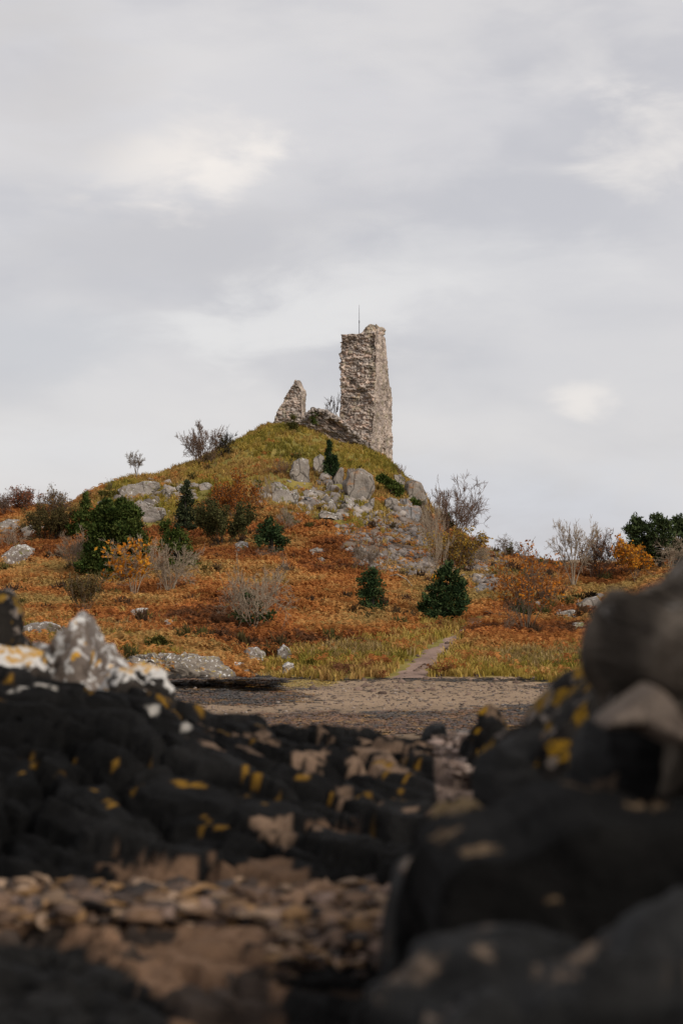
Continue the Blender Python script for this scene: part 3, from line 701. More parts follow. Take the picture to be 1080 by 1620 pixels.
ROCKS = [
 ('big pale square slab of crag with a diagonal crack below the tower', [(548,741),(556,739),(575,742),(590,752),(591,775),(589,783),(580,793),(568,800),(558,795),(552,785),(545,778),(543,765),(548,752)], 0, 11, 1.3),
 ('thin pale slab leaning under the big square crag', [(543,782),(551,784),(561,797),(568,808),(558,806),(547,795)], 2, 12, None),
 ('grey wedge of rock below the big square crag', [(572,803),(588,788),(592,787),(592,800),(586,807),(574,808)], 1, 13, None),
 ('tall rough grey block with a flat top beside the pointed conifer', [(463,728),(475,724),(487,726),(490,740),(491,758),(478,768),(463,766),(457,750)], 1, 14, 1.0),
 ('narrow upright grey block touching the pointed conifer', [(495,724),(506,717),(513,722),(514,745),(509,757),(496,758)], 1, 15, 0.9),
 ('slim leaning slab between the pointed conifer and the big square crag', [(539,738),(544,740),(542,764),(531,768),(526,760),(530,750)], 0, 16, 0.7),
 ('small grey block in the grass below the pointed conifer', [(515,763),(524,760),(529,768),(527,778),(516,779)], 1, 17, None),
 ('wide pale streaked crag behind the twiggy shrub', [(428,764),(440,760),(452,768),(458,777),(470,774),(475,786),(468,798),(455,806),(440,808),(431,790)], 2, 18, 1.0),
 ('bluish grey flat slab on the grassy slope', [(480,786),(495,786),(503,791),(508,797),(504,802),(488,801)], m_blue, 19, None),
 ('pale low slab above the bluish flat slab', [(478,778),(492,775),(500,776),(512,781),(513,787),(498,786),(481,784)], 2, 20, None),
 ('pointed pale stone standing in the grass', [(519,791),(523,789),(528,793),(534,806),(528,809),(518,808)], 2, 21, None),
 ('square pale stone beside the pointed pale stone', [(538,797),(546,796),(552,802),(552,812),(543,812)], 1, 22, None),
 ('long low pale ledge at the top of the bracken', [(503,813),(514,808),(530,812),(546,810),(549,817),(544,824),(520,820),(506,820)], 2, 23, 0.6),
 ('little pale stone high in the grass above the flat ledge', [(529,785),(536,782),(538,788),(533,791)], 2, 24, None),
 ('rounded grey boulder on the skyline end of the crag', [(641,761),(655,757),(667,763),(674,777),(675,791),(660,797),(648,790),(641,776)], 0, 25, 1.2),
 ('flat brown block between the tower and the rounded skyline boulder', [(622,751),(634,751),(641,758),(640,767),(628,766)], 1, 26, 0.7),
 ('blue grey block with a rust stain under the rounded boulder', [(632,805),(645,799),(664,801),(668,812),(662,823),(645,824),(634,815)], m_blue, 27, 0.9),
 ('small square grey block wedged under the rounded boulder', [(631,790),(645,788),(651,796),(650,802),(633,803)], m_blue, 28, 0.8),
 ('brown block half hidden below the creeping evergreen', [(608,790),(618,787),(629,790),(630,805),(618,809),(609,804)], 1, 29, 0.7),
 ('dark grey slab standing at the edge of the scree', [(658,847),(668,842),(676,848),(677,866),(665,870),(657,862)], m_blue, 30, 0.6),
 ('grey jutting rock at the top of the scree', [(652,833),(664,830),(674,838),(672,846),(658,843)], 1, 31, 0.5),
 ('large grey stone in the middle of the scree', [(561,868),(570,863),(580,868),(582,882),(570,890),(562,882)], 1, 32, 0.5),
 ('flat blue stone at the foot of the scree', [(610,897),(625,893),(634,897),(632,903),(612,905)], m_blue, 33, 0.5),
 ('broad overhanging slab of the western crag', [(187,776),(205,766),(228,760),(250,762),(252,770),(238,784),(218,791),(197,788)], 2, 34, 1.5),
 ('low slab under the overhanging crag slab', [(214,797),(228,793),(240,796),(239,804),(226,808),(216,806)], 2, 35, 0.7),
 ('broad fractured slab above the dense yew', [(224,808),(240,803),(260,804),(263,814),(250,826),(234,826),(226,818)], 2, 36, 0.9),
 ('upright pale block behind the small conifer', [(144,810),(154,807),(163,811),(164,830),(154,838),(145,833)], 2, 37, 0.8),
 ('dull square block at the top of the pale upright block', [(153,794),(166,790),(176,794),(175,806),(158,807)], 1, 38, 0.8),
 ('brown knobbly rock at the end of the overhanging slab', [(256,776),(264,770),(271,778),(271,790),(262,795),(256,790)], 1, 39, 0.6),
 ('white rock in the grass above the dark conical shrub', [(279,768),(286,765),(292,770),(291,781),(282,783)], 2, 40, 0.6),
 ('flat pale stone on the grassy shoulder', [(314,767),(324,762),(335,766),(333,775),(319,776)], 2, 41, 0.5),
 ('small flat stone beside the flat pale shoulder stone', [(299,765),(307,763),(312,766),(310,771),(301,771)], 2, 58, 0.4),
 ('dark split block under the western overhang', [(187,790),(200,790),(204,800),(196,806),(188,802)], 1, 59, 0.6),
 ('pale slab under the red twigs at the ridge', [(-2,828),(12,820),(28,822),(28,834),(14,842),(0,840)], 2, 42, 0.9),
 ('pale tilted rock in dark scrub', [(36,838),(46,830),(60,832),(62,842),(50,851),(39,848)], 2, 43, 0.7),
 ('large lichen grey boulder in the bracken below the ridge', [(4,878),(18,866),(38,862),(52,868),(52,880),(38,892),(16,897),(6,890)], m_lich, 44, 0.9),
 ('whitish boulder in bracken below the rust leaved shrub', [(369,861),(380,856),(391,858),(394,868),(388,878),(373,876)], m_lich, 45, 0.6),
 ('flat pale outcrop in bracken next to the domed evergreen', [(488,870),(500,866),(514,869),(513,878),(498,880)], 2, 46, 0.5),
 ('smaller flat pale stone just below the flat outcrop', [(500,883),(508,881),(516,886),(514,892),(503,890)], 2, 47, 0.4),
 ('white topped rock below the multi stemmed bare trees', [(208,966),(222,961),(238,963),(242,971),(228,976),(211,975)], m_lich, 48, 0.5),
 ('round white stone in the bracken slope', [(256,986),(264,980),(273,982),(275,990),(266,996),(257,994)], m_lich, 49, 0.35),
 ('dull grey stone half sunk in bracken', [(271,958),(279,954),(286,959),(284,967),(273,966)], m_lich, 50, 0.35),
 ('tall whitish boulder at the back of the shore group', [(383,1032),(392,1024),(407,1024),(418,1032),(421,1045),(412,1053),(396,1051),(386,1042)], m_lich, 51, 0.5),
 ('low white boulder at the end of the shore ledge', [(361,1055),(372,1047),(386,1048),(396,1057),(393,1064),(370,1065)], m_lich, 52, 0.4),
 ('grey boulder with dark heather behind, last of the shore group', [(437,1028),(448,1019),(458,1026),(462,1040),(450,1047),(438,1043)], m_lich, 53, 0.45),
 ('small grey rock at the edge of the beach gravel', [(446,1053),(455,1047),(464,1050),(466,1063),(456,1069),(448,1065)], m_lich, 54, 0.35),
 ('long flat slab jutting from the bracken bank', [(872,973),(888,967),(908,964),(914,970),(905,978),(882,980)], 2, 55, 0.6),
 ('grey broken outcrop with a dark hollow in the bracken bank', [(912,956),(926,947),(945,944),(955,955),(952,975),(932,978),(916,972)], 1, 56, 0.8),
 ('pale rock with moss on one end in the bracken bank', [(899,993),(908,986),(922,984),(930,992),(926,1003),(908,1005)], mat_rock('mossy_pale_rock', (0.30, 0.26, 0.22), (0.20, 0.17, 0.15), 0.9, white=0.3, moss=0.45, offs=19), 57, 0.5),
 ('pale slab lying at the end of the smaller scree', [(748,930),(760,923),(776,923),(782,931),(774,940),(756,941)], m_blue, 60, 0.5),
 ('pale grey ledge end showing between two lichen rocks', [(24,992),(50,986),(80,985),(112,992),(120,1004),(90,1012),(40,1010)], m_lich, 62, 0.7),
 ('flat pale rock on the ridge under the pines', [(1008,929),(1018,924),(1030,926),(1032,931),(1014,933)], 2, 61, 0.5),
]
for i, r in enumerate(ROCKS):
    hill_rock(r[0], r[1], r[2], r[3], r[4])

# shore ledge with pale top and black tide mark
m_ledge = mat_rock('shore_ledge_rock', (0.22, 0.185, 0.15), (0.13, 0.108, 0.088), 1.6, white=0.20, yellow=0.22, offs=22, up=0.5, ycol=(0.30, 0.22, 0.07))
m_tide = mat_rock('black_tide_rock', (0.018, 0.015, 0.013), (0.04, 0.032, 0.024), 1.6, yellow=0.12, offs=24, ycol=(0.10, 0.06, 0.02), rough=0.7)
def ledge():
    root_Y = 57.0
    o = poly_rock('shore_ledge', 'long pale lichen crusted ledge beside the beach', [(150,1075),(175,1050),(205,1042),(240,1040),(262,1038),(300,1037),(335,1043),(357,1056),(372,1068),(360,1080),(300,1084),(200,1086)], 60.5, 1.6, m_ledge, 71, 6, 8, 0.06, 8.0, 0.5, 'ledge', smooth=True, blocks=0.6, ncell=90)
    for lb, pl, y, sd in (
        ('jagged black tide washed rock under the pale lichen ledge', [(232,1080),(262,1074),(300,1076),(322,1074),(345,1082),(350,1096),(300,1106),(236,1106)], 58.6, 72),
        ('low black weedy rock between the pale ledge and the beach', [(338,1080),(352,1076),(374,1074),(392,1079),(402,1086),(398,1096),(350,1100)], 58.8, 73),
        ('small black weedy rock at the edge of the beach gravel', [(396,1076),(410,1070),(428,1071),(440,1077),(436,1085),(402,1087)], 59.4, 74)):
        poly_rock('tide_rock', lb, pl, y, 0.55, m_tide, sd, 6, 9, 0.10, 5.0, 0.6, 'rock', smooth=False, blocks=1.0, ncell=50)
ledge()

# ------------------------------------------------------------------ foreground rocks (all within a few metres of the camera)
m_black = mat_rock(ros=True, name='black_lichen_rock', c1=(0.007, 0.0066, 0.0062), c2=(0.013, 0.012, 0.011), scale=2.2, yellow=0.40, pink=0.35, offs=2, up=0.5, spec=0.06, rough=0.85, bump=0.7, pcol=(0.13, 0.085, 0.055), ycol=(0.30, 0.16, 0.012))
m_black2 = mat_rock(ros=True, name='black_shaded_rock', c1=(0.004, 0.0038, 0.0036), c2=(0.018, 0.0172, 0.0165), scale=2.2, pink=0.22, offs=8, up=0.3, spec=0.10, rough=0.7, bump=0.7, streak=3.0, pcol=(0.09, 0.062, 0.042))  # dark rock, with shade put into the nearly black base colour as well
m_black3 = mat_rock(ros=True, name='black_spotted_rock', c1=(0.007, 0.0066, 0.0062), c2=(0.016, 0.0145, 0.013), scale=2.2, pink=0.5, yellow=0.3, offs=12, up=0.35, spec=0.06, rough=0.85, bump=0.7, pcol=(0.15, 0.095, 0.062), ycol=(0.28, 0.15, 0.012))
m_ochre = mat_rock('ochre_topped_rock', (0.006, 0.0056, 0.0053), (0.014, 0.013, 0.012), 2.2, pink=0.35, offs=66, up=1.7, spec=0.05, bump=0.7, pcol=(0.21, 0.145, 0.075))
m_crest = mat_rock(ros=True, name='black_crest_rock', c1=(0.0035, 0.0033, 0.0031), c2=(0.010, 0.0094, 0.0088), scale=2.2, pink=0.08, offs=62, up=1.15, spec=0.05, rough=0.85, bump=0.7, pcol=(0.13, 0.088, 0.052), ycol=(0.26, 0.13, 0.012))  # base colour below that of black rock: the boulder's shade is painted in
m_white = mat_rock(ros=True, capw=True, name='white_lichen_rock', c1=(0.11, 0.085, 0.07), c2=(0.17, 0.135, 0.11), scale=2.6, white=0.52, yellow=0.22, offs=16, up=0.4, wcol=(0.55, 0.53, 0.50), ycol=(0.55, 0.28, 0.015), bump=0.7)
m_cap = mat_rock(ros=True, capw=True, name='white_cap_rock', c1=(0.014, 0.012, 0.010), c2=(0.05, 0.038, 0.03), scale=2.0, white=0.12, yellow=0.16, offs=28, up=1.9, wcol=(0.56, 0.53, 0.49), ycol=(0.46, 0.24, 0.02), bump=0.7)
m_yel = mat_rock(ros=True, name='yellow_lichen_rock', c1=(0.010, 0.009, 0.0085), c2=(0.022, 0.019, 0.016), scale=2.4, yellow=0.75, white=0.45, offs=33, up=0.35, wcol=(0.20, 0.165, 0.14), ycol=(0.21, 0.115, 0.010), bump=0.7, spec=0.06)
m_greyb = mat_rock(ros=True, name='grey_brown_boulder', c1=(0.15, 0.122, 0.095), c2=(0.06, 0.049, 0.039), scale=2.4, white=0.14, offs=36, up=0.5, wcol=(0.36, 0.33, 0.30), bump=0.8, spec=0.06)
m_brown = mat_rock('brown_bedrock', (0.15, 0.095, 0.060), (0.065, 0.043, 0.031), 2.0, pink=0.5, offs=40, up=0.2, pcol=(0.19, 0.125, 0.083), bump=0.8, spec=0.06)
m_beige = mat_rock('beige_stone', (0.17, 0.132, 0.10), (0.12, 0.09, 0.07), 2.4, offs=44, bump=0.6, dark=0.25)

FG = [  # label, outline, distance, depth, material, seed, options
 ('speckled grey rock crusted with white lichen and an orange patch on its peak', [(78,1018),(84,1000),(112,990),(124,972),(134,966),(146,972),(152,988),(163,1002),(172,1032),(190,1052),(205,1100),(210,1220),(40,1220),(36,1060),(50,1025)], 12.5, 0.45, m_white, 101, dict()),
 ('rounded rock capped with white lichen like icing', [(168,1062),(185,1047),(212,1042),(240,1048),(262,1066),(276,1092),(300,1180),(290,1260),(150,1260),(145,1120)], 11.8, 0.3, m_cap, 102, dict()),
 ('dark rock with yellow and white lichen at the picture edge', [(-70,955),(-20,940),(12,948),(26,975),(38,1012),(50,1060),(60,1250),(-90,1250),(-110,1030)], 12.0, 0.4, m_yel, 103, dict()),
 ('low shelf of rock with a pale yellowish lichen top', [(-120,1030),(-30,1022),(30,1022),(62,1030),(74,1056),(90,1250),(-150,1250),(-180,1090)], 11.75, 0.4, m_cap, 104, dict()),
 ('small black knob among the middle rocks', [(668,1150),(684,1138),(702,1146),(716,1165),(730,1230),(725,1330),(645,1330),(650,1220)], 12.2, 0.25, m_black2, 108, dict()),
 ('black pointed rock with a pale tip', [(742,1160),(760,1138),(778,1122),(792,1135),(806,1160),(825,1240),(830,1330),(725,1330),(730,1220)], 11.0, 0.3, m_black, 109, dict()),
 ('yellow lichen rock below the overhanging boulder', [(802,1160),(835,1140),(858,1112),(880,1092),(905,1075),(935,1064),(962,1078),(985,1130),(1000,1240),(985,1420),(900,1520),(800,1500),(770,1330),(775,1220)], 7.2, 0.6, m_yel, 111, dict(sub=5, nfac=9, amp=0.05, nscale=2.5)),
 ('big overhanging grey brown boulder with a lit rounded top', [(1300,850),(1180,858),(1095,884),(1055,908),(1010,925),(972,940),(952,962),(942,998),(940,1035),(952,1070),(975,1104),(990,1170),(1010,1300),(1400,1300),(1450,1000)], 5.5, 0.62, m_greyb, 112, dict(sub=6, nfac=12, amp=0.055, nscale=3.0, box=0.28, facet=(0.78, 1.05), ncell=30, lean=-0.7, blocks=0.55)),
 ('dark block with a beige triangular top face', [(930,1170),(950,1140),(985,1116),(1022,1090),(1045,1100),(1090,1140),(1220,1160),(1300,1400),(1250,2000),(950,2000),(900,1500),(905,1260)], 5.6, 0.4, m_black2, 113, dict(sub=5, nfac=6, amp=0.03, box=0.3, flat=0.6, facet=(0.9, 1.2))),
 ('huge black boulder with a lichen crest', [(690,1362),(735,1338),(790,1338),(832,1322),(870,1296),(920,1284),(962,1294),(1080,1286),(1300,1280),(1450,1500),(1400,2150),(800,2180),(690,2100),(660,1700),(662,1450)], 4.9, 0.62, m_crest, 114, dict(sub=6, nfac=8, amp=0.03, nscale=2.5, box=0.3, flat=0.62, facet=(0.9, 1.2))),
 ('small rock with a pale brown top beside the huge black boulder', [(690,1300),(715,1278),(742,1270),(768,1290),(782,1318),(790,1400),(760,1520),(690,1500),(672,1390)], 6.3, 0.33, m_ochre, 115, dict()),
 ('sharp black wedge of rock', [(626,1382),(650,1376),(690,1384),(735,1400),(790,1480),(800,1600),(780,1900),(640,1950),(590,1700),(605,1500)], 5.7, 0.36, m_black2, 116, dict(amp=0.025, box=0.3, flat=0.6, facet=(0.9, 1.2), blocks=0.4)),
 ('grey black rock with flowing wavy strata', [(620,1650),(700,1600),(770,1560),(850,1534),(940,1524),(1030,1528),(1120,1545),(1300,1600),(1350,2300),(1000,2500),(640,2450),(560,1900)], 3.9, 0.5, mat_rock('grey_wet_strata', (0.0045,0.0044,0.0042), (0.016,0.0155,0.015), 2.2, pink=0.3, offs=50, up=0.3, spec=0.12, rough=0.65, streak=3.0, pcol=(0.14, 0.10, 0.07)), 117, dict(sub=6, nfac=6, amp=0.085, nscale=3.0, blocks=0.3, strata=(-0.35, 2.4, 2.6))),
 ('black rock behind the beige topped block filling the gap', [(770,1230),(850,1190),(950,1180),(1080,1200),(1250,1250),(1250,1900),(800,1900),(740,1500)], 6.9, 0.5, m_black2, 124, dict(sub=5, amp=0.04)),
 ('flat pale stone lying on the black wedge', [(630,1376),(640,1364),(662,1360),(690,1372),(692,1386),(664,1392),(640,1388)], 5.62, 0.11, m_beige, 123, dict(sub=4, amp=0.02)),
 ('pale wedge shaped as the lit top face of the dark block', [(944,1148),(962,1132),(985,1116),(1012,1096),(1030,1084),(1046,1096),(1056,1120),(1084,1150),(1062,1170),(1030,1166),(1000,1152)], 5.02, 0.2, m_beige, 125, dict(sub=5, amp=0.02, nfac=3, blocks=0.15, ncell=10, box=0.25, flat=0.7)),  # separate wedge shaped as the lit top facet of the dark block
]
for lb, poly, Y, dp, mt, sd, kw in FG:
    kw = dict(kw); kw.setdefault('sub', 5); kw.setdefault('amp', 0.05); kw.setdefault('nscale', 2.5); kw.setdefault('blocks', 1.15); kw.setdefault('ncell', 30); kw.setdefault('box', 0.45); kw.setdefault('facet', (0.78, 1.0))
    poly_rock('rock', lb, poly, Y, dp, mt, sd, smooth=True, **kw)

# the rock floor in front of the camera: a dark ledge rising to a crest, and the brown gully floor before it
LEDGE = {
 -250: [(8.2,1405),(9.0,1290),(9.9,1180),(10.8,1095),(11.4,1052),(12.6,1085),(16,1180),(20,1260)],
 0:   [(8.2,1405),(9.0,1295),(9.9,1190),(10.8,1105),(11.4,1066),(12.4,1090),(16,1190),(20,1260)],
 150: [(8.2,1405),(9.1,1290),(10.0,1190),(10.8,1116),(11.4,1088),(12.3,1110),(16,1200),(20,1265)],
 270: [(8.2,1405),(9.2,1290),(10.1,1198),(10.9,1132),(11.5,1106),(12.4,1124),(16,1205),(20,1265)],
 350: [(8.2,1405),(9.3,1288),(10.2,1205),(11.0,1152),(11.6,1130),(12.5,1146),(16,1210),(20,1270)],
 450: [(8.2,1400),(9.4,1288),(10.3,1214),(11.3,1166),(12.0,1150),(13.0,1162),(16,1210),(20,1270)],
 560: [(8.2,1392),(9.4,1300),(10.4,1228),(11.4,1176),(12.2,1160),(13.2,1172),(16,1210),(20,1270)],
 660: [(8.2,1385),(9.4,1302),(10.4,1238),(11.4,1196),(12.4,1170),(13.5,1178),(16,1212),(20,1270)],
 750: [(8.2,1380),(9.4,1304),(10.5,1244),(11.6,1206),(12.6,1178),(14,1174),(16,1205),(20,1270)],
 900: [(8.2,1380),(9.4,1304),(10.5,1244),(11.6,1206),(12.6,1178),(14,1174),(16,1205),(20,1270)],
}
_LY = np.arange(8.2, 20.01, 0.05); _LU = np.arange(-250, 900.1, 5.0)
_LT = pchip(np.array(sorted(LEDGE)), np.array([pchip([p[0] for p in pr], [(PY0 - p[1]) / F * p[0] for p in pr], _LY) for u, pr in sorted(LEDGE.items())]), _LU)
def rock_relief(x, y, seed, sc=1.0):
    p = np.stack([x, y], -1); p3 = np.stack([x, y, np.zeros_like(x)], -1)
    w = 0.42 * np.stack([fbm(p3 * 1.1, 4, seed), fbm(p3 * 1.1 + 7, 4, seed + 1)], -1); q = (p + w) @ np.array([[0.80, 0.60], [-0.60, 0.80]])
    c1, e1 = cell2(q / np.array([0.95, 0.34]) / sc, seed); c2, e2 = cell2(q / np.array([0.34, 0.15]) / sc, seed + 3)
    a1 = c1 * 97.1 % 1.0 - 0.5
    return sc * (0.12 * (c1 - 0.5) + 0.08 * a1 * np.sin(q[:, 1] * 6) - 0.11 * np.exp(-(e1 / 0.08) ** 2) + 0.085 * (c2 - 0.5) - 0.04 * np.exp(-(e2 / 0.1) ** 2)
            + 0.05 * fbm(np.stack([q[:, 0] * 1.5, q[:, 1] * 9, q[:, 0] * 0], -1), 4, seed + 5) + 0.025 * fbm(p3 * 9, 4, seed + 6)), c1, c2
def ledge_z(x, y):
    u = np.clip(PX0 + x / y * F, -250, 899.9); fu = (u + 250) / 5; fy = np.clip((y - 8.2) / 0.05, 0, len(_LY) - 1.001); iu = fu.astype(int); iy = fy.astype(int); a, b = fu - iu, fy - iy
    return (_LT[iu, iy] * (1 - a) + _LT[iu + 1, iy] * a) * (1 - b) + (_LT[iu, iy + 1] * (1 - a) + _LT[iu + 1, iy + 1] * a) * b
def sheet(name, X, Y, zf, colf, seed, sc, edge):
    gx, gy = np.meshgrid(X, Y); x, y = gx.ravel(), gy.ravel(); h, c1, c2 = rock_relief(x, y, seed, sc)
    z = zf(x, y); ex = np.minimum(ss(0, 0.5, x - X[0]), ss(0, 0.5, X[-1] - x)) * np.minimum(ss(0, edge[0], y - Y[0]), ss(0, edge[1], Y[-1] - y))
    z = z + h * ex - 0.45 * (1 - ex)
    n, m = len(Y), len(X); i = (np.arange(n - 1)[:, None] * m + np.arange(m - 1)[None, :]).ravel()
    return mesh_obj(name, np.stack([x, y, z], -1), np.stack([i, i + 1, i + m + 1, i + m], -1), M['bedrock'], colors=colf(x, y, z, c1, c2, h), smooth=False)
M['bedrock'] = mat_col('bedrock', 0.85, 14.0, 0.45, 0.9, 22.0, 0.08)
def spots(x, y, size, seed, dens, rmin=0.15, rmax=0.5):
    p3 = np.stack([x, y, np.zeros_like(x)], -1); w = 0.35 * size * np.stack([fbm(p3 * 2.2 / size, 3, seed + 1), fbm(p3 * 2.2 / size + 5, 3, seed + 2)], -1)
    p = (np.stack([x, y], -1) + w) / size; c, e = cell2(p, seed); return (c < dens) & (e > rmax - (rmax - rmin) * (c * 1313 % 1.0)) & (fbm(p3 * 5 / size, 3, seed + 4) > -0.25)
def bedrock():
    def lc(x, y, z, c1, c2, h):
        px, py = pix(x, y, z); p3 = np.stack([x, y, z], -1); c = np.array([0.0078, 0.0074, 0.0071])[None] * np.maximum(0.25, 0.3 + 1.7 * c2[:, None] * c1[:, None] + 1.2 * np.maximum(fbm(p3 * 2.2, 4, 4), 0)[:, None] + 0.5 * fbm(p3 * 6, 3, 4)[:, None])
        g = ss(8.2, 9.3, y); brown = (fbm(p3 * 2.2, 3, 14) > (0.75 * g * np.where(px > 330, 0.75, 1.3) - 0.2))[:, None]
        c = np.where(brown & (y < 9.6)[:, None], np.array([0.13, 0.078, 0.048]) * (0.35 + 0.8 * c2[:, None]), c)
        pk = (spots(x, y, 0.20, 21, 0.38) & (fbm(p3 * 1.3, 2, 23) > np.where(px > 300, -0.05, 0.25)) & (y > 9.0)) | (spots(x, y, 0.36, 24, 0.32) & (px > 320) & (px < 760) & (y > 10.4) & (y < 12.0))
        c = np.where(pk[:, None], np.array([0.16, 0.105, 0.07]) * (0.6 + 0.7 * c2[:, None]), c)
        ye = spots(x, y, 0.075, 31, 0.17) & (fbm(p3 * 1.4, 2, 33) > np.where(px < 420, 0.0, 0.22)) & (y > 9.3)
        c = np.where(ye[:, None], np.array([0.20, 0.105, 0.014]) * (0.5 + 0.7 * c2[:, None]), c)
        wh = spots(x, y, 0.10, 41, 0.12) & (px < 300) & (y > 10.0) & (fbm(p3 * 1.5, 2, 43) > 0.0)
        c = np.where(wh[:, None], np.array([0.36, 0.33, 0.29]), c)
        ps = ((px > 690) & (px < 850) & (py > 1170) & (py < 1262))[:, None]
        return np.where(ps, np.array([0.14, 0.10, 0.08]) * (0.6 + 0.7 * c2[:, None]), c)
    o = sheet('rock_ledge', np.arange(-5.0, 5.0, 0.024), np.arange(8.2, 19.0, 0.028), lambda x, y: ledge_z(x, y) - 0.03, lc, 71, 1.0, (0.25, 2.0))
    tag(o, 'broad black rock ledge across the cove mouth with yellow and pink lichen', 'rock ledge')
    def gc(x, y, z, c1, c2, h):
        px, py = pix(x, y, z); p3 = np.stack([x, y, z], -1); n = fbm(p3 * 1.6, 4, 51)
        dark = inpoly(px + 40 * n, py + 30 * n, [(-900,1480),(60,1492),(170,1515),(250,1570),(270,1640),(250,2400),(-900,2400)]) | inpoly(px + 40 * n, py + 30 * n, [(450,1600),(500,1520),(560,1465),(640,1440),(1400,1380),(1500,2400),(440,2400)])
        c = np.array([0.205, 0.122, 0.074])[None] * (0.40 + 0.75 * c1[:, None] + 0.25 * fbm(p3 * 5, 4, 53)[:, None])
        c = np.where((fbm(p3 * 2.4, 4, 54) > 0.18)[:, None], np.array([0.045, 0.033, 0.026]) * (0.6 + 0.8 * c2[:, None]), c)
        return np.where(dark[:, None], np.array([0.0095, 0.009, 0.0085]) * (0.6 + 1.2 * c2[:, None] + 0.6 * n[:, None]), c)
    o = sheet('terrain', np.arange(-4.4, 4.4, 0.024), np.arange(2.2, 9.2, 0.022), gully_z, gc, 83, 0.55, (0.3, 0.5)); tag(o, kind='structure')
def gully_z(x, y):
    px = PX0 + x / np.maximum(y, 1) * F; z = ground(x, y) + 0.05
    z = z + 0.10 * ss(0.55, 1.1, np.abs(x + 0.55) / 0.9 * 0.6 + 0.0 * y) * ss(8.4, 7.2, y) - 0.05 * ss(7.0, 7.4, y) * ss(9.0, 8.4, y) * (px < 640)
    return z + 0.16 * ss(-1.0, -1.7, x) * ss(7.3, 6.4, y)
bedrock()

def fore_stones():
    P, S, C, = [], [], []
    cols = [(0.19, 0.115, 0.07), (0.12, 0.075, 0.05), (0.26, 0.175, 0.115), (0.06, 0.042, 0.033), (0.18, 0.12, 0.09), (0.045, 0.036, 0.032), (0.21, 0.12, 0.055)]
    def heap(n, x0, x1, y0, y1, s0, s1, lift=0.0, cs=cols):
        for _ in range(n):
            x = rng.uniform(x0, x1); y = rng.uniform(y0, y1); s = s0 + (s1 - s0) * rng.random() ** 2.5
            P.append((x, y, float((ledge_z if y > 9.5 else gully_z)(np.array([x]), np.array([y]))[0]) + s * 0.3 + lift + rng.uniform(0, 0.05))); S.append(s); C.append(np.array(cs[rng.integers(len(cs))]) * rng.uniform(0.6, 1.3))
    heap(1900, -2.1, 0.35, 7.05, 8.55, 0.02, 0.085, 0.02)
    heap(260, -0.22, 0.25, 6.0, 7.1, 0.02, 0.06, 0.03)
    pale = [(0.26, 0.19, 0.155), (0.18, 0.13, 0.105), (0.33, 0.26, 0.22), (0.12, 0.085, 0.07)]
    heap(1300, 0.55, 1.15, 10.6, 12.6, 0.015, 0.06, 0.02, pale)
    P, S, C = np.array(P), np.array(S), np.array(C)
    scatter('shingle', [lump(s_ + 60, 2, 0.26, 0.55) for s_ in range(9)], P, S, rng.uniform(0, 6.28, len(P)), C, M['stones'], tilt=rng.normal(0, 0.45, len(P)), colvar=0.02,
            label='brown flaky shingle filling the rock gully', cat='shingle')
fore_stones()

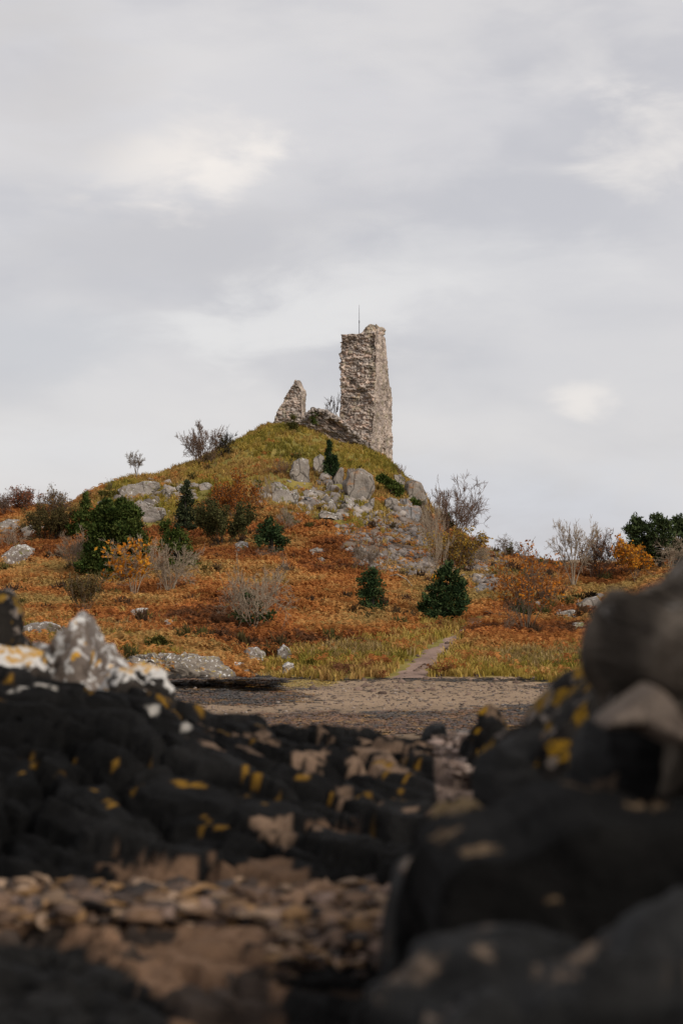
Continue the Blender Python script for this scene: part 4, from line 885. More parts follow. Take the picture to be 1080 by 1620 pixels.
# ------------------------------------------------------------------ castle
def stone_block(outl, Yc, W2, dirR, zb, seed, rough_front, rough_side, cF, cS, name='wall', parent=None, loc=(0, 0, 0), dirL=None, res=0.045, stone=(0.30, 0.13), ragged=0.25, groove=None):
    """weathered masonry: one closed shell of rings whose faces stand in and out stone by stone. outl(z) -> (xa, xb), ends of the front face at height z"""
    dirR = np.array(dirR); dl = np.array(dirL); nF = -dirR; nS = np.array([dirR[1], -dirR[0]]); nS = nS if nS[0] > 0 else -nS
    zs = np.arange(zb[0], zb[1] + res, res); zs = np.array([z for z in zs if outl(z) is not None]); ab = np.array([outl(z) for z in zs]); w2 = np.array([W2(z) if callable(W2) else W2 for z in zs])
    L = np.maximum((ab[:, 1] - ab[:, 0]) / abs(dl[0]), 0.12); corner = np.stack([ab[:, 1], np.full(len(zs), Yc)], -1)
    nf, ns = max(8, int(L.max() / res)), max(8, int(w2.max() / res))
    P, N, S, SD = [], [], [], []
    # the ring: right end of front -> left end -> back left -> back right -> corner
    for side, n in ((0, nf), (1, ns), (2, nf // 2), (3, ns)):
        t = (np.arange(n) / n)[None, :, None]
        cL = corner + dl * L[:, None]; bL = cL + dirR * w2[:, None]; bR = corner + dirR * w2[:, None]
        a, b, nn, ln = ((corner, cL, nF, L), (cL, bL, -nS, w2), (bL, bR, dirR, L), (bR, corner, nS, w2))[side]
        P.append(a[:, None] * (1 - t) + b[:, None] * t); N.append(np.broadcast_to(nn, (len(zs), n, 2)))
        tt = t[..., 0] if side < 2 else 1 - t[..., 0]
        S.append(ln[:, None] * tt * 1.0 + side * 37.0); SD.append(np.full((len(zs), n), side))
    P, N, S, SD = np.concatenate(P, 1), np.concatenate(N, 1), np.concatenate(S, 1), np.concatenate(SD, 1); m, n = S.shape
    Z = np.broadcast_to(zs[:, None], (m, n)); sf, zf, sd = S.ravel(), Z.ravel(), SD.ravel()
    q3 = np.stack([sf, zf, np.zeros(m * n)], -1); wz = 0.10 * fbm(q3 * 1.7, 3, seed + 1); ws = 0.12 * fbm(q3 * 1.9, 3, seed + 2)
    cid, ed = cell2(np.stack([(sf + ws) / stone[0], (zf + wz) / stone[1]], -1), seed); cid2, ed2 = cell2(np.stack([(sf - ws) / (stone[0] * 2.3), (zf - wz) / (stone[1] * 2.6)], -1), seed + 9)
    am = np.where(sd == 3, rough_side, rough_front); er = fbm(q3 * np.array([1.0, 1.3, 1]), 4, seed + 3)
    hole = (cid > 0.84) * ss(0.02, 0.2, ed)
    d = am * (1.5 * er + 0.9 * (cid - 0.5) + 0.5 * (cid2 - 0.5) - 0.55 * np.exp(-(ed / 0.11) ** 2) - 1.1 * hole + 0.5 * fbm(q3 * np.array([9, 14, 1]), 3, seed + 4))
    if groove is not None: d = d + groove(sf, zf, sd)
    tone = (1 + 0.35 * fbm(q3 * 5, 3, seed + 6)) * (0.66 + 0.60 * cid2) * (1 + 0.12 * er)
    cF, cS = np.array(cF), np.array(cS); ci = (cid * 7919 % 1.0); col = np.where((sd == 3)[:, None], cS[(ci * len(cS)).astype(int)], cF[(ci * len(cF)).astype(int)]) * tone[:, None]
    col = np.where((fbm(q3 * 2.4, 3, seed + 8) > 0.34)[:, None], col * np.array([0.80, 0.82, 0.74]), col)
    XY = P.reshape(-1, 2) + N.reshape(-1, 2) * d[:, None]
    top = ss(zb[1] - 0.7, zb[1], zf); zz = zf + 0.05 * fbm(q3 * 4, 2, seed + 11) * (1 - top) + top * ragged * (fbm(q3 * np.array([1.6, 0.2, 1]), 3, seed + 12) - 0.2)
    V = np.concatenate([np.stack([XY[:, 0], XY[:, 1], zz], -1)]).reshape(m, n, 3)
    caps, cc = [], []                                                  # the broken top: two shrinking rings and a middle
    last = V[-1]; mid = last.mean(0)
    for f in (0.75, 0.45, 0.15): caps.append(mid + (last - mid) * f + np.array([0, 0, 1.0]) * (0.10 * fbm(np.concatenate([last[:, :2] * 3 * f, np.zeros((n, 1))], 1), 3, seed + 13) + 0.04)[:, None]); cc.append(col.reshape(m, n, 3)[-1])
    V = np.concatenate([V.reshape(-1, 3)] + caps); C = np.concatenate([col] + cc); rr = m + 3
    k = (np.arange(rr - 1)[:, None] * n + np.arange(n)[None, :]); k2 = (np.arange(rr - 1)[:, None] * n + (np.arange(n)[None, :] + 1) % n)
    Fq = np.stack([k.ravel(), (k + n).ravel(), (k2 + n).ravel(), k2.ravel()], -1)
    return mesh_obj(name, V - np.array(loc), Fq, M['masonry'], parent=parent, loc=(0, 0, 0) if parent else loc, colors=C)

def prof(pts, Y):
    """pts: (py, left px, right px) from the top down -> outline function of z at distance Y"""
    P = sorted([((PY0 - p[0]) / F * Y, (p[1] - PX0) / F * Y, (p[2] - PX0) / F * Y) for p in pts])
    zz = [p[0] for p in P]; a = [p[1] for p in P]; b = [p[2] for p in P]
    def f(z):
        if z > zz[-1] + 0.02 or z < zz[0] - 3: return None
        return float(np.interp(z, zz, a)), float(np.interp(z, zz, b))
    return f, zz[0], zz[-1]

FC = [(0.42, 0.345, 0.285), (0.35, 0.295, 0.25), (0.48, 0.39, 0.325), (0.39, 0.335, 0.295), (0.45, 0.335, 0.265)]
SCOL = [(0.40, 0.325, 0.265), (0.35, 0.285, 0.24), (0.43, 0.36, 0.30), (0.37, 0.31, 0.27)]
def castle():
    a = math.radians(20); dR = np.array([math.sin(a), math.cos(a)]); dL = np.array([-math.cos(a), math.sin(a)])
    Yc = 149.2
    base = hit(585, 713); loc = (base[0], Yc, base[2])
    root = empty('ruined_tower', loc, 'tall ruined stone tower wall standing on the knoll', 'castle ruin')
    f, z0, z1 = prof([(526,541,592),(529,539,593),(560,538,594),(600,538,594),(650,536,591),(712,533,586),(740,533,584)], Yc)
    wid = lambda z: np.interp(z, [(PY0 - 735) / F * Yc, (PY0 - 606) / F * Yc, (PY0 - 560) / F * Yc, (PY0 - 520) / F * Yc], [4.0, 3.2, 2.7, 2.35])
    stone_block(f, Yc, wid, dR, (z0, z1), 5, 0.21, 0.07, FC, SCOL, name='rubble_wall', parent=root, loc=loc, dirL=dL)
    f2, a0, a1 = prof([(514,585,595),(516,578,597),(520,574,596),(525,572,595),(527,569,593),(529,566,593)], Yc + 0.35)
    stone_block(f2, Yc + 0.3, 2.0, dR, (a0, a1), 6, 0.14, 0.08, FC, FC, name='broken_crest', parent=root, loc=loc, dirL=dL)
    # farther part of the outer face, thicker, beginning lower down
    Yb = Yc + 2.7
    f3, b0, b1 = prof([(600,599,602.5),(605,597,604.5),(612,596,606.5),(640,595,608),(690,594,609),(745,593,610)], Yb)
    stone_block(f3, Yb, 1.8, dR, (b0, b1), 8, 0.13, 0.09, SCOL, SCOL, name='outer_buttress', parent=root, loc=loc, dirL=dL)
    # low broken wall running from the tower
    Yl = Yc - 0.55
    f4, c0, c1 = prof([(648,494,506),(652,487,517),(658,481,530),(664,478,540),(680,477,556),(695,477,573),(712,478,584),(730,478,586)], Yl)
    o = stone_block(f4, Yl, 1.7, np.array([0.12, 0.993]), (c0, c1), 9, 0.26, 0.15, FC, FC, stone=(0.34, 0.17), ragged=0.45, name='ruined_wall', loc=((510 - PX0) / F * Yl, Yl, (PY0 - 690) / F * Yl), dirL=np.array([-0.993, 0.12]))
    tag(o, 'low collapsed rubble wall running from the foot of the tower', 'castle ruin')
    Yf = 151.0
    f5, d0, d1 = prof([(602,465.5,467.5),(606,463,469.5),(611,460,472),(617,457,476),(624,453,477),(634,448,475.5),(645,441,476),(658,434,476),(672,431,477),(690,431,478)], Yf)
    o = stone_block(f5, Yf, 1.4, np.array([math.sin(math.radians(16)), math.cos(math.radians(16))]), (d0, d1), 10, 0.17, 0.06, FC, SCOL, ragged=0.3, name='ruined_wall', loc=((455 - PX0) / F * Yf, Yf, (PY0 - 675) / F * Yf), dirL=np.array([-math.cos(math.radians(16)), math.sin(math.radians(16))]))
    tag(o, 'pointed leaning wall fragment standing apart from the tower', 'castle ruin')
castle()

def tube(P0, P1, r0, r1, sides=4):
    """tapered tubes for arrays of segments -> verts, quads"""
    P0, P1 = np.asarray(P0, float), np.asarray(P1, float); n = len(P0); d = P1 - P0; d /= np.linalg.norm(d, axis=1)[:, None] + 1e-9
    ref = np.where(np.abs(d[:, 2:3]) > 0.9, np.array([[1.0, 0, 0]]), np.array([[0, 0, 1.0]])); u = np.cross(d, ref); u /= np.linalg.norm(u, axis=1)[:, None] + 1e-9; v = np.cross(d, u)
    an = np.arange(sides) / sides * 2 * np.pi; ring = np.cos(an)[None, :, None] * u[:, None] + np.sin(an)[None, :, None] * v[:, None]
    V = np.concatenate([P0[:, None] + ring * np.asarray(r0)[:, None, None], P1[:, None] + ring * np.asarray(r1)[:, None, None]], 1)
    k = np.arange(sides); q = np.stack([k, (k + 1) % sides, sides + (k + 1) % sides, sides + k], -1)
    return V.reshape(-1, 3), (q[None] + (np.arange(n) * 2 * sides)[:, None, None]).reshape(-1, 4)

def rod():
    Y = 150.6; x = (568 - PX0) / F * Y; zt = (PY0 - 482) / F * Y; zb = (PY0 - 530) / F * Y
    z = np.array([zb, zb + 0.9, zb + 1.1, zt - 0.5]); z2 = np.array([zb + 0.9, zb + 1.1, zt - 0.5, zt])
    V, q = tube(np.stack([np.zeros(4), np.zeros(4), z - zb], -1), np.stack([np.zeros(4), np.zeros(4), z2 - zb], -1), np.array([.035, .05, .024, .02]), np.array([.035, .05, .02, .012]), 6)
    m, nt, out = new_mat('dull_metal'); b = principled(nt, out, 0.5, 0.4); b.inputs['Base Color'].default_value = (0.22, 0.23, 0.25, 1); b.inputs['Metallic'].default_value = 0.6
    tag(mesh_obj('metal_rod', V, q, m, loc=(x, Y, zb)), 'thin metal rod on top of the ruined tower', 'rod')
rod()

# ------------------------------------------------------------------ plants
def leaf_mesh(C, size, rr, elong=1.0, outward=None, col=None):
    n = len(C); a = rr.standard_normal((n, 3)); a /= np.linalg.norm(a, axis=1)[:, None]
    if outward is not None: a = a * 0.6 + outward; a /= np.linalg.norm(a, axis=1)[:, None] + 1e-9
    b = np.cross(a, rr.standard_normal((n, 3))); b /= np.linalg.norm(b, axis=1)[:, None] + 1e-9
    s = size * rr.uniform(0.6, 1.3, n)[:, None]
    V = np.stack([C - a * s * elong, C + b * s * 0.55, C + a * s * elong, C - b * s * 0.55], 1).reshape(-1, 3)
    return V, np.arange(4 * n).reshape(n, 4)

def foliage(lobes, base, Y, cols, seed, dens=1.0, leaf=0.085, elong=1.0, spiky=0.6, name='foliage', mat='needles', parent=None, depth=0.9, clumpy=0.75):
    """lobes (px, py, rx, ry) at distance Y around the plant's base -> leafy mesh local to base"""
    r = np.random.default_rng(seed); V, Fq, C, off = [], [], [], 0; k = Y / F
    for (px, py, rx, ry) in lobes:
        c = np.array([(px - PX0) * k - base[0], r.normal() * rx * k * 0.25, (PY0 - py) * k - base[2]]); R = np.array([rx * k, rx * k * depth, ry * k])
        nc = max(8, int(34 * dens * (R[0] * R[2] / 0.5) ** 0.75))                                   # sprays
        d = r.standard_normal((nc, 3)); d /= np.linalg.norm(d, axis=1)[:, None]; rad = r.random(nc) ** 0.42
        cc = c + d * rad[:, None] * R; nl = int(max(14, 26 * dens))
        tone = r.uniform(0.55, 1.35, nc) * (1 - clumpy * 0.25) ; pc = r.random(nc)
        sp = 0.14 * R.min() + 0.06
        o = r.standard_normal((nc, nl, 3)) * sp * np.array([1, 1, 0.8]); P = (cc[:, None] + o).reshape(-1, 3)
        ow = np.repeat(d + np.array([0, 0, 0.5]), nl, 0) * spiky
        v, f = leaf_mesh(P, leaf * 0.85, r, elong, ow)
        col = palette(cols, None, np.clip(np.repeat(pc, nl) + r.normal(size=len(P)) * 0.18, 0, 0.999)) * np.repeat(tone, nl)[:, None]
        V.append(v); Fq.append(f + off); off += len(v); C.append(np.repeat(col, 4, 0))
    return mesh_obj(name, np.concatenate(V), np.concatenate(Fq), M[mat], parent=parent, colors=np.concatenate(C))

def grow(seed, stems=5, levels=3, fan=0.7, seg=5, kids=(4, 5), ratio=0.55, angle=0.6, curl=0.16, up=0.12, droop=0.0, trunk=0.0):
    """branch segments of a bare shrub or tree in unit space: arrays p0, p1, level, radius fractions"""
    r = np.random.default_rng(seed); S = []
    def branch(p, d, L, lev, rad):
        pts = [p]; rd = [rad]
        for i in range(seg):
            d = d + r.normal(size=3) * curl + np.array([0, 0, up - droop * lev]); d = d / np.linalg.norm(d)
            q = pts[-1] + d * L / seg; ra = rad * (1 - 0.75 * (i + 1) / seg); S.append((pts[-1], q, rd[-1], ra, lev)); pts.append(q); rd.append(ra)
            if lev < levels and i >= 1 - (lev > 0):
                n = kids[min(lev, len(kids) - 1)] / seg; n = int(n) + (r.random() < n - int(n))
                for _ in range(n):
                    ax = r.normal(size=3); ax -= ax.dot(d) * d; ax /= np.linalg.norm(ax) + 1e-9; an = angle * r.uniform(0.6, 1.4)
                    branch(q, d * math.cos(an) + ax * math.sin(an), L * ratio * r.uniform(0.6, 1.15) * (1 - 0.3 * i / seg), lev + 1, ra * 0.75 + 0.02)
    org = np.zeros(3)
    if trunk > 0:
        t = np.array([r.normal() * 0.03, r.normal() * 0.03, trunk]); S.append((org, t, 1.3, 1.0, 0)); org = t
    for s in range(stems):
        a = s / stems * 6.283 + r.uniform(-0.4, 0.4); t = fan * math.sqrt(r.random()) if stems > 1 else 0.05
        d = np.array([math.cos(a) * math.sin(t), math.sin(a) * math.sin(t), math.cos(t)]); branch(org + d * 0.02 + np.array([math.cos(a), math.sin(a), 0]) * 0.03 * (trunk == 0), d, r.uniform(0.75, 1.1), 0, 1.0)
    return S

def dome(seed, n1=9, n2=8, n3=6, n4=4, trunk=0.0, wide=0.8):
    """branch segments of a rounded bare crown in unit space: stems to the crown, then branches, twigs and fine twigs"""
    r = np.random.default_rng(seed); S = []
    def bez(a, b, c, r0, r1, lev, n):
        pts = [a * (1 - t) ** 2 + b * 2 * t * (1 - t) + c * t * t for t in np.linspace(0, 1, n + 1)]; rr = np.linspace(r0, r1, n + 1)
        for i in range(n): S.append((pts[i], pts[i + 1], rr[i], rr[i + 1], lev))
        return pts
    def inside(p):
        q = np.array([p[0], p[1], (p[2] - 0.42) / 0.58 if p[2] > 0.42 else (p[2] - 0.42) / 0.75]); m = np.linalg.norm(q)
        return p if m < 1 else np.array([p[0] / m, p[1] / m, 0.42 + (p[2] - 0.42) / m])
    o = np.array([0, 0, trunk])
    if trunk > 0: S.append((np.zeros(3), o, 1.2, 1.0, 0))
    for i in range(n1):
        a = i / n1 * 6.283 + r.uniform(-.4, .4); e = math.sqrt(r.random()) * wide; T = np.array([math.cos(a) * e, math.sin(a) * e, 0.95 - 0.45 * e * e + r.normal() * 0.06]); T = inside(T * np.array([.85, .85, .95])) * r.uniform(0.62, 1.05)
        st = o + np.array([math.cos(a), math.sin(a), 0]) * 0.035; P1 = bez(st, np.array([T[0] * 0.35, T[1] * 0.35, trunk + (T[2] - trunk) * 0.62]) + r.normal(size=3) * 0.05, T, 1.0, 0.22, 0, 6)
        for _ in range(n2):
            t = r.uniform(0.3, 1.0); p = P1[min(int(t * 6), 5)] * (1 - (t * 6) % 1) + P1[min(int(t * 6) + 1, 6)] * ((t * 6) % 1)
            d = np.array([p[0], p[1], 0.5 * p[2] + 0.25]); d = d / (np.linalg.norm(d) + 1e-9) + r.normal(size=3) * 0.65; d /= np.linalg.norm(d); l = r.uniform(0.18, 0.38)
            q = inside(p + d * l); P2 = bez(p, p + (q - p) * 0.5 + np.array([0, 0, 0.03]) + r.normal(size=3) * 0.02, q, 0.34, 0.12, 1, 3)
            for _ in range(n3):
                k = r.integers(1, 4); u = P2[k]; d2 = d + r.normal(size=3) * 0.6 + np.array([0, 0, 0.2]); d2 /= np.linalg.norm(d2); v = u + d2 * r.uniform(0.07, 0.19)
                w = u + (v - u) * 0.5 + r.normal(size=3) * 0.01; S.append((u, w, 0.14, 0.09, 2)); S.append((w, v, 0.09, 0.04, 2))
                for _ in range(n4):
                    d3 = d2 + r.normal(size=3) * 0.55; d3 /= np.linalg.norm(d3); z = u + (v - u) * r.uniform(0.3, 1.0); S.append((z, z + d3 * r.uniform(0.04, 0.10), 0.06, 0.03, 3))
    return S

def bare_tree(name, label, cat, base_px, top, xl, xr, mat, seed, rad=0.035, minr=0.006, leaves=0, leafcols=None, leaf=0.07, leafzone=None, lobes=None, lobecols=None, lobekw=None, group=None, Y=None, leafmat='leaf', upright=False, **gk):
    b = hit(*base_px) if Y is None else np.array([(base_px[0] - PX0) / F * Y, Y, (PY0 - base_px[1]) / F * Y])
    if Y is not None: b[2] = min(b[2], float(ground(b[0], b[1])[0]))
    k = b[1] / F; S = grow(seed, **gk) if (gk.get('levels', 3) < 3 or upright) else dome(seed, max(3, min(13, gk.get('stems', 5))), trunk=gk.get('trunk', 0.0) * 0.8, wide=min(1.0, gk.get('fan', 0.7) + 0.25))
    p0 = np.array([s[0] for s in S]); p1 = np.array([s[1] for s in S]); r0 = np.array([s[2] for s in S]); r1 = np.array([s[3] for s in S]); lev = np.array([s[4] for s in S])
    zmax = np.quantile(p1[:, 2], 0.995); H = (PY0 - top) * k - b[2]
    xa, xb = np.quantile(p1[:, 0], 0.01), np.quantile(p1[:, 0], 0.99); L, R = (base_px[0] - xl) * k, (xr - base_px[0]) * k
    def sc(p):
        q = p.copy(); q[:, 2] *= H / zmax
        w = np.where(p[:, 0] < 0, L / max(-xa, 0.05), R / max(xb, 0.05)); q[:, 0] = p[:, 0] * w; q[:, 1] = p[:, 1] * 0.5 * (L / max(-xa, 0.05) + R / max(xb, 0.05)); return q
    q0, q1 = sc(p0), sc(p1)
    root = empty(name, tuple(b - np.array([0, 0, 0.05])), label, cat, group)
    minr = minr * 0.72; V, q = tube(q0, q1, np.maximum(r0 * rad * 0.62, minr), np.maximum(r1 * rad * 0.62, minr * 0.75), 4)
    mesh_obj('branches' if gk.get('stems', 5) > 1 else 'trunk', V, q, M[mat], parent=root)
    rr = np.random.default_rng(seed + 500)
    if leaves:
        c = q1[lev >= lev.max() - 1]
        if leafzone is not None:
            pxs = PX0 + (c[:, 0] + b[0]) / k; pys = PY0 - (c[:, 2] + b[2]) / k
            inz = inpoly(pxs, pys, leafzone); c = c[inz] if inz.sum() > 5 else c
        C = c[rr.integers(0, len(c), leaves)] + rr.standard_normal((leaves, 3)) * 0.09
        v, f = leaf_mesh(C, leaf, rr); col = palette(leafcols, None, rr.random(leaves)) * rr.uniform(0.75, 1.25, leaves)[:, None]
        mesh_obj('leaves', v, f, M[leafmat], parent=root, colors=np.repeat(col, 4, 0))
    if lobes: foliage(lobes, np.array(root.location), b[1], lobecols, seed + 9, parent=root, **(lobekw or {}))
    return root

DG = [(0.0204, 0.0374, 0.017), (0.0374, 0.0646, 0.0255), (0.0612, 0.0935, 0.034), (0.085, 0.119, 0.0476)]          # dark evergreen
MG = [(0.0319, 0.0522, 0.0145), (0.0609, 0.0899, 0.0203), (0.0943, 0.1232, 0.029), (0.1305, 0.1595, 0.0435)]            # mid green
OG = [(0.06, 0.06, 0.018), (0.10, 0.095, 0.026), (0.15, 0.13, 0.035)]                                     # olive
OR = [(0.50, 0.20, 0.02), (0.42, 0.14, 0.018), (0.52, 0.27, 0.03), (0.34, 0.10, 0.015)]                   # orange leaves
RU = [(0.26, 0.085, 0.02), (0.33, 0.12, 0.025), (0.19, 0.06, 0.02), (0.36, 0.16, 0.03)]                   # rust leaves
YE = [(0.36, 0.23, 0.04), (0.30, 0.17, 0.03), (0.24, 0.18, 0.04), (0.38, 0.18, 0.03)]

def evergreen(name, label, base_px, lobes, cols, seed, cat='shrub', stemtop=None, group=None, Y=None, stem=True, **kw):
    b = hit(*base_px) if Y is None else np.array([(base_px[0] - PX0) / F * Y, Y, (PY0 - base_px[1]) / F * Y])
    root = empty(name, tuple(b), label, cat, group)
    if stem:
        k = b[1] / F; r = np.random.default_rng(seed); P0, P1, R0, R1 = [], [], [], []
        for (px, py, rx, ry) in lobes:
            t = np.array([(px - base_px[0]) * k, r.normal() * 0.15, (PY0 - py) * k - b[2]]); m = t * 0.5 + np.array([t[0] * -0.2, 0, 0.1])
            P0 += [np.array([0, 0, -0.1]), m]; P1 += [m, t]; R0 += [0.06, 0.04]; R1 += [0.04, 0.015]
        V, q = tube(P0, P1, np.array(R0), np.array(R1), 5); mesh_obj('trunk', V, q, M['bark_dark'], parent=root)
    foliage(lobes, b, b[1], cols, seed + 1, parent=root, **kw); return root

def cone(px, top, bot, w, n=7, skew=0.0, jag=0.25, seed=0):
    """lobes of a pointed conifer"""
    r = np.random.default_rng(seed); out = []
    for i in range(n):
        t = (i + 0.5) / n; y = top + (bot - top) * t; rx = max(1.5, 0.5 * w * (t ** 0.85)) * (1 + r.uniform(-jag, jag)); out.append((px + skew * (t - 0.5) * w + r.uniform(-1, 1) * w * 0.06, y, rx, (bot - top) / n * 0.75))
    return out

def plants():
    # evergreens
    evergreen('conifer', 'pointed dark green conifer with two tips between grey crag blocks', (524,754), cone(521,698,754,26,8,0.1,seed=1) + cone(531,722,756,18,5,seed=2), DG, 201, 'conifer', dens=1.5, leaf=0.07, elong=1.6)
    evergreen('evergreen_shrub', 'domed dark evergreen with a ragged skirt on the bracken slope', (430,880), [(427,826,8,7),(420,838,14,10),(436,840,13,11),(413,852,12,9),(430,852,20,12),(446,856,10,12),(442,872,9,10),(446,880,6,8)], DG, 202, dens=1.5, leaf=0.075, spiky=0.4)
    evergreen('evergreen_shrub', 'upright narrow dark evergreen in front of the scree', (590,972), [(587,906,10,8),(580,918,12,12),(592,922,12,14),(577,936,11,12),(591,942,14,14),(580,958,12,11),(597,962,13,10)], DG, 203, dens=1.5, leaf=0.07)
    evergreen('holly_bush', 'spiky dark holly bush beside the path', (704,985), [(708,898,6,9),(700,912,10,12),(716,915,10,12),(690,930,14,12),(712,935,18,14),(730,930,8,14),(682,950,16,12),(706,955,20,14),(730,955,10,13),(672,962,12,8),(690,970,18,10),(715,973,16,9)], DG, 204, dens=1.4, leaf=0.075, elong=1.3, spiky=0.9)
    evergreen('conifer', 'mid green conifer with a thin leader under the ridge', (127,850), cone(133,781,848,44,8,-0.25,0.35,seed=3) + [(115,838,12,10)], MG, 205, 'conifer', dens=1.3, leaf=0.075, elong=1.5)
    evergreen('yew_tree', 'dense spreading green yew behind the orange leaved tree', (180,918), [(168,800,9,10),(158,818,15,14),(195,798,10,10),(180,816,18,15),(207,812,13,15),(168,845,26,19),(202,842,25,19),(156,870,25,17),(190,868,28,18),(146,893,22,16),(178,898,26,15),(220,862,17,18),(205,890,20,16),(165,915,20,14),(200,915,18,13)], [(0.026, 0.044, 0.013), (0.05, 0.075, 0.018), (0.08, 0.105, 0.026), (0.11, 0.13, 0.036)], 206, 'tree', dens=2.3, leaf=0.09)
    evergreen('evergreen_shrub', 'grey green conical shrub on the shoulder of the crag', (293,840), cone(296,763,838,42,8,0,0.3,seed=4), [(0.03, 0.04, 0.022), (0.05, 0.062, 0.03), (0.075, 0.085, 0.04)], 207, dens=1.4, leaf=0.07, elong=1.5, spiky=0.9)
    evergreen('evergreen_shrub', 'green bush behind the pale bare stems', (282,905), [(262,832,10,10),(272,845,18,14),(285,850,16,14),(268,865,18,13),(292,870,18,14),(300,890,15,14),(280,888,16,14)], MG, 208, dens=1.25, leaf=0.075)
    evergreen('juniper', 'bright green creeping juniper on top of the crag', (618,784), [(600,757,6,6),(608,758,8,7),(616,766,9,8),(626,770,9,8),(632,779,8,7),(622,781,7,5)], MG, 209, dens=1.8, leaf=0.065, elong=1.3)
    evergreen('ivy_plant', 'small patch of ivy hanging below the rounded skyline boulder', (662,806), [(653,791,5,4),(660,795,6,5),(667,800,5,6),(669,808,4,5)], MG, 210, 'ivy', dens=1.6, leaf=0.06, stem=False)
    evergreen('evergreen_shrub', 'olive green little bush at the foot of the pointed wall fragment', (463,684), [(464,662,5,7),(461,672,8,7),(467,676,8,7),(458,680,6,4)], OG, 211, dens=1.4, leaf=0.06)
    evergreen('ivy_plant', 'dark ivy growing over the low collapsed wall', (494,672), [(497,655,5,3),(493,661,4,5),(497,668,3,4)], MG, 212, 'ivy', dens=1.6, leaf=0.055, stem=False, Y=148.0)
    for i, (lb, bx, lob) in enumerate([
        ('dark pine with the tallest top at the end of the ridge', (1012,912), [(1005,824,9,9),(1000,838,12,10),(1014,838,14,12),(1004,856,15,12),(1020,858,16,13),(998,872,10,9),(1012,880,16,12),(1026,880,12,14)]),
        ('broad dark pine between two other pines on the ridge', (1042,908), [(1038,822,12,8),(1048,830,14,11),(1032,840,12,11),(1050,850,16,13),(1038,862,16,12),(1052,876,15,13)]),
        ('dark pine cut by the picture edge on the ridge', (1074,905), [(1072,824,12,8),(1082,832,16,12),(1068,842,13,11),(1088,855,20,15),(1070,865,16,13),(1084,882,18,14)])]):
        evergreen('pine_tree', lb, bx, lob, [(0.042, 0.062, 0.027), (0.068, 0.094, 0.038), (0.10, 0.125, 0.05)], 220 + i, 'pine', dens=1.3, leaf=0.085, elong=1.5, group='pines on the ridge')
    evergreen('gorse_bush', 'low bright green gorse above the shore ledge', (248,1036), [(242,1018,9,7),(256,1014,8,6),(248,1027,14,7),(262,1024,9,7)], OG, 226, dens=1.3, leaf=0.06, elong=1.5, spiky=0.9)
    evergreen('gorse_bush', 'small dark green gorse beside thin pale twigs on the slope', (457,836), [(455,816,5,6),(459,824,8,7),(466,829,8,6)], MG, 227, dens=1.3, leaf=0.06)
    evergreen('gorse_bush', 'dark green cushion on the skyline at the western crag', (165,790), [(158,782,6,4),(166,783,8,5),(176,780,8,5)], OG, 228, dens=1.4, leaf=0.06)
    evergreen('evergreen_shrub', 'dark scrub under the orange rowan', (832,985), [(818,955,10,14),(828,968,14,12),(850,978,16,9),(862,984,12,7)], DG, 229, dens=1.2, leaf=0.07)
    evergreen('heather_bush', 'very dark heather cushion over the hollow in the bracken bank', (922,956), [(905,950,12,5),(918,946,12,6),(934,940,9,5)], [(0.02, 0.014, 0.01), (0.035, 0.025, 0.014)], 230, dens=1.4, leaf=0.06)
    evergreen('heather_bush', 'dark heather cushion beside the path', (742,1012), [(738,1009,8,4),(748,1011,6,3)], [(0.03, 0.022, 0.014), (0.05, 0.035, 0.02)], 231, dens=1.2, leaf=0.05)
    # broom thickets: many upright stems
    BR = dict(levels=2, seg=4, kids=(5, 3), ratio=0.5, angle=0.28, curl=0.07, up=0.25)
    bare_tree('broom_bush', 'dark broom thicket of upright stems below the rust leaved shrub', 'shrub', (352,868), 792, 312, 398, 'bark_dark', 241, rad=0.02, minr=0.010, stems=26, fan=0.85, leaves=9500, leafcols=[(0.045, 0.05, 0.02), (0.07, 0.07, 0.026), (0.095, 0.085, 0.035)], leaf=0.07, **BR)
    bare_tree('broom_bush', 'brown broom thicket between ridge and small conifer', 'shrub', (75,862), 800, 45, 112, 'bark_dark', 242, rad=0.02, minr=0.010, stems=22, fan=0.8, leaves=6000, leafcols=[(0.05, 0.045, 0.02), (0.085, 0.06, 0.025), (0.10, 0.085, 0.03)], leaf=0.065, **BR)
    bare_tree('broom_bush', 'dull olive broom standing alone in low bracken', 'shrub', (133,972), 905, 104, 160, 'bark_grey', 243, rad=0.018, minr=0.009, stems=24, fan=0.7, leaves=2200, leafcols=[(0.09, 0.065, 0.025), (0.12, 0.075, 0.03), (0.08, 0.075, 0.03)], leaf=0.05, **BR)
    # rust leaved shrub, and orange leaved ones
    bare_tree('rust_leaved_shrub', 'rust orange leaved shrub high on the slope', 'shrub', (372,826), 744, 338, 410, 'bark_grey', 251, rad=0.03, stems=8, levels=3, fan=0.8, kids=(8, 8, 6), leaves=3600, leafcols=RU, leaf=0.07)
    bare_tree('rowan_tree', 'pale stemmed small tree with orange leaves low on one side', 'tree', (212,948), 846, 162, 252, 'bark_pale', 252, rad=0.05, minr=0.009, stems=5, levels=3, fan=0.6, kids=(6, 6, 5), leaves=700, leafcols=OR, leaf=0.10, leafzone=[(160,850),(240,850),(240,900),(205,922),(160,915)])
    bare_tree('rowan_tree', 'broad rowan with sparse orange leaves and grey stems in the bracken', 'tree', (832,1008), 862, 772, 892, 'bark_grey', 253, rad=0.035, minr=0.008, stems=9, levels=3, fan=0.75, kids=(8, 8, 6), leaves=1500, leafcols=OR[:2] + RU[:2], leaf=0.07, leafzone=[(770,850),(890,850),(890,960),(840,950),(770,950)])
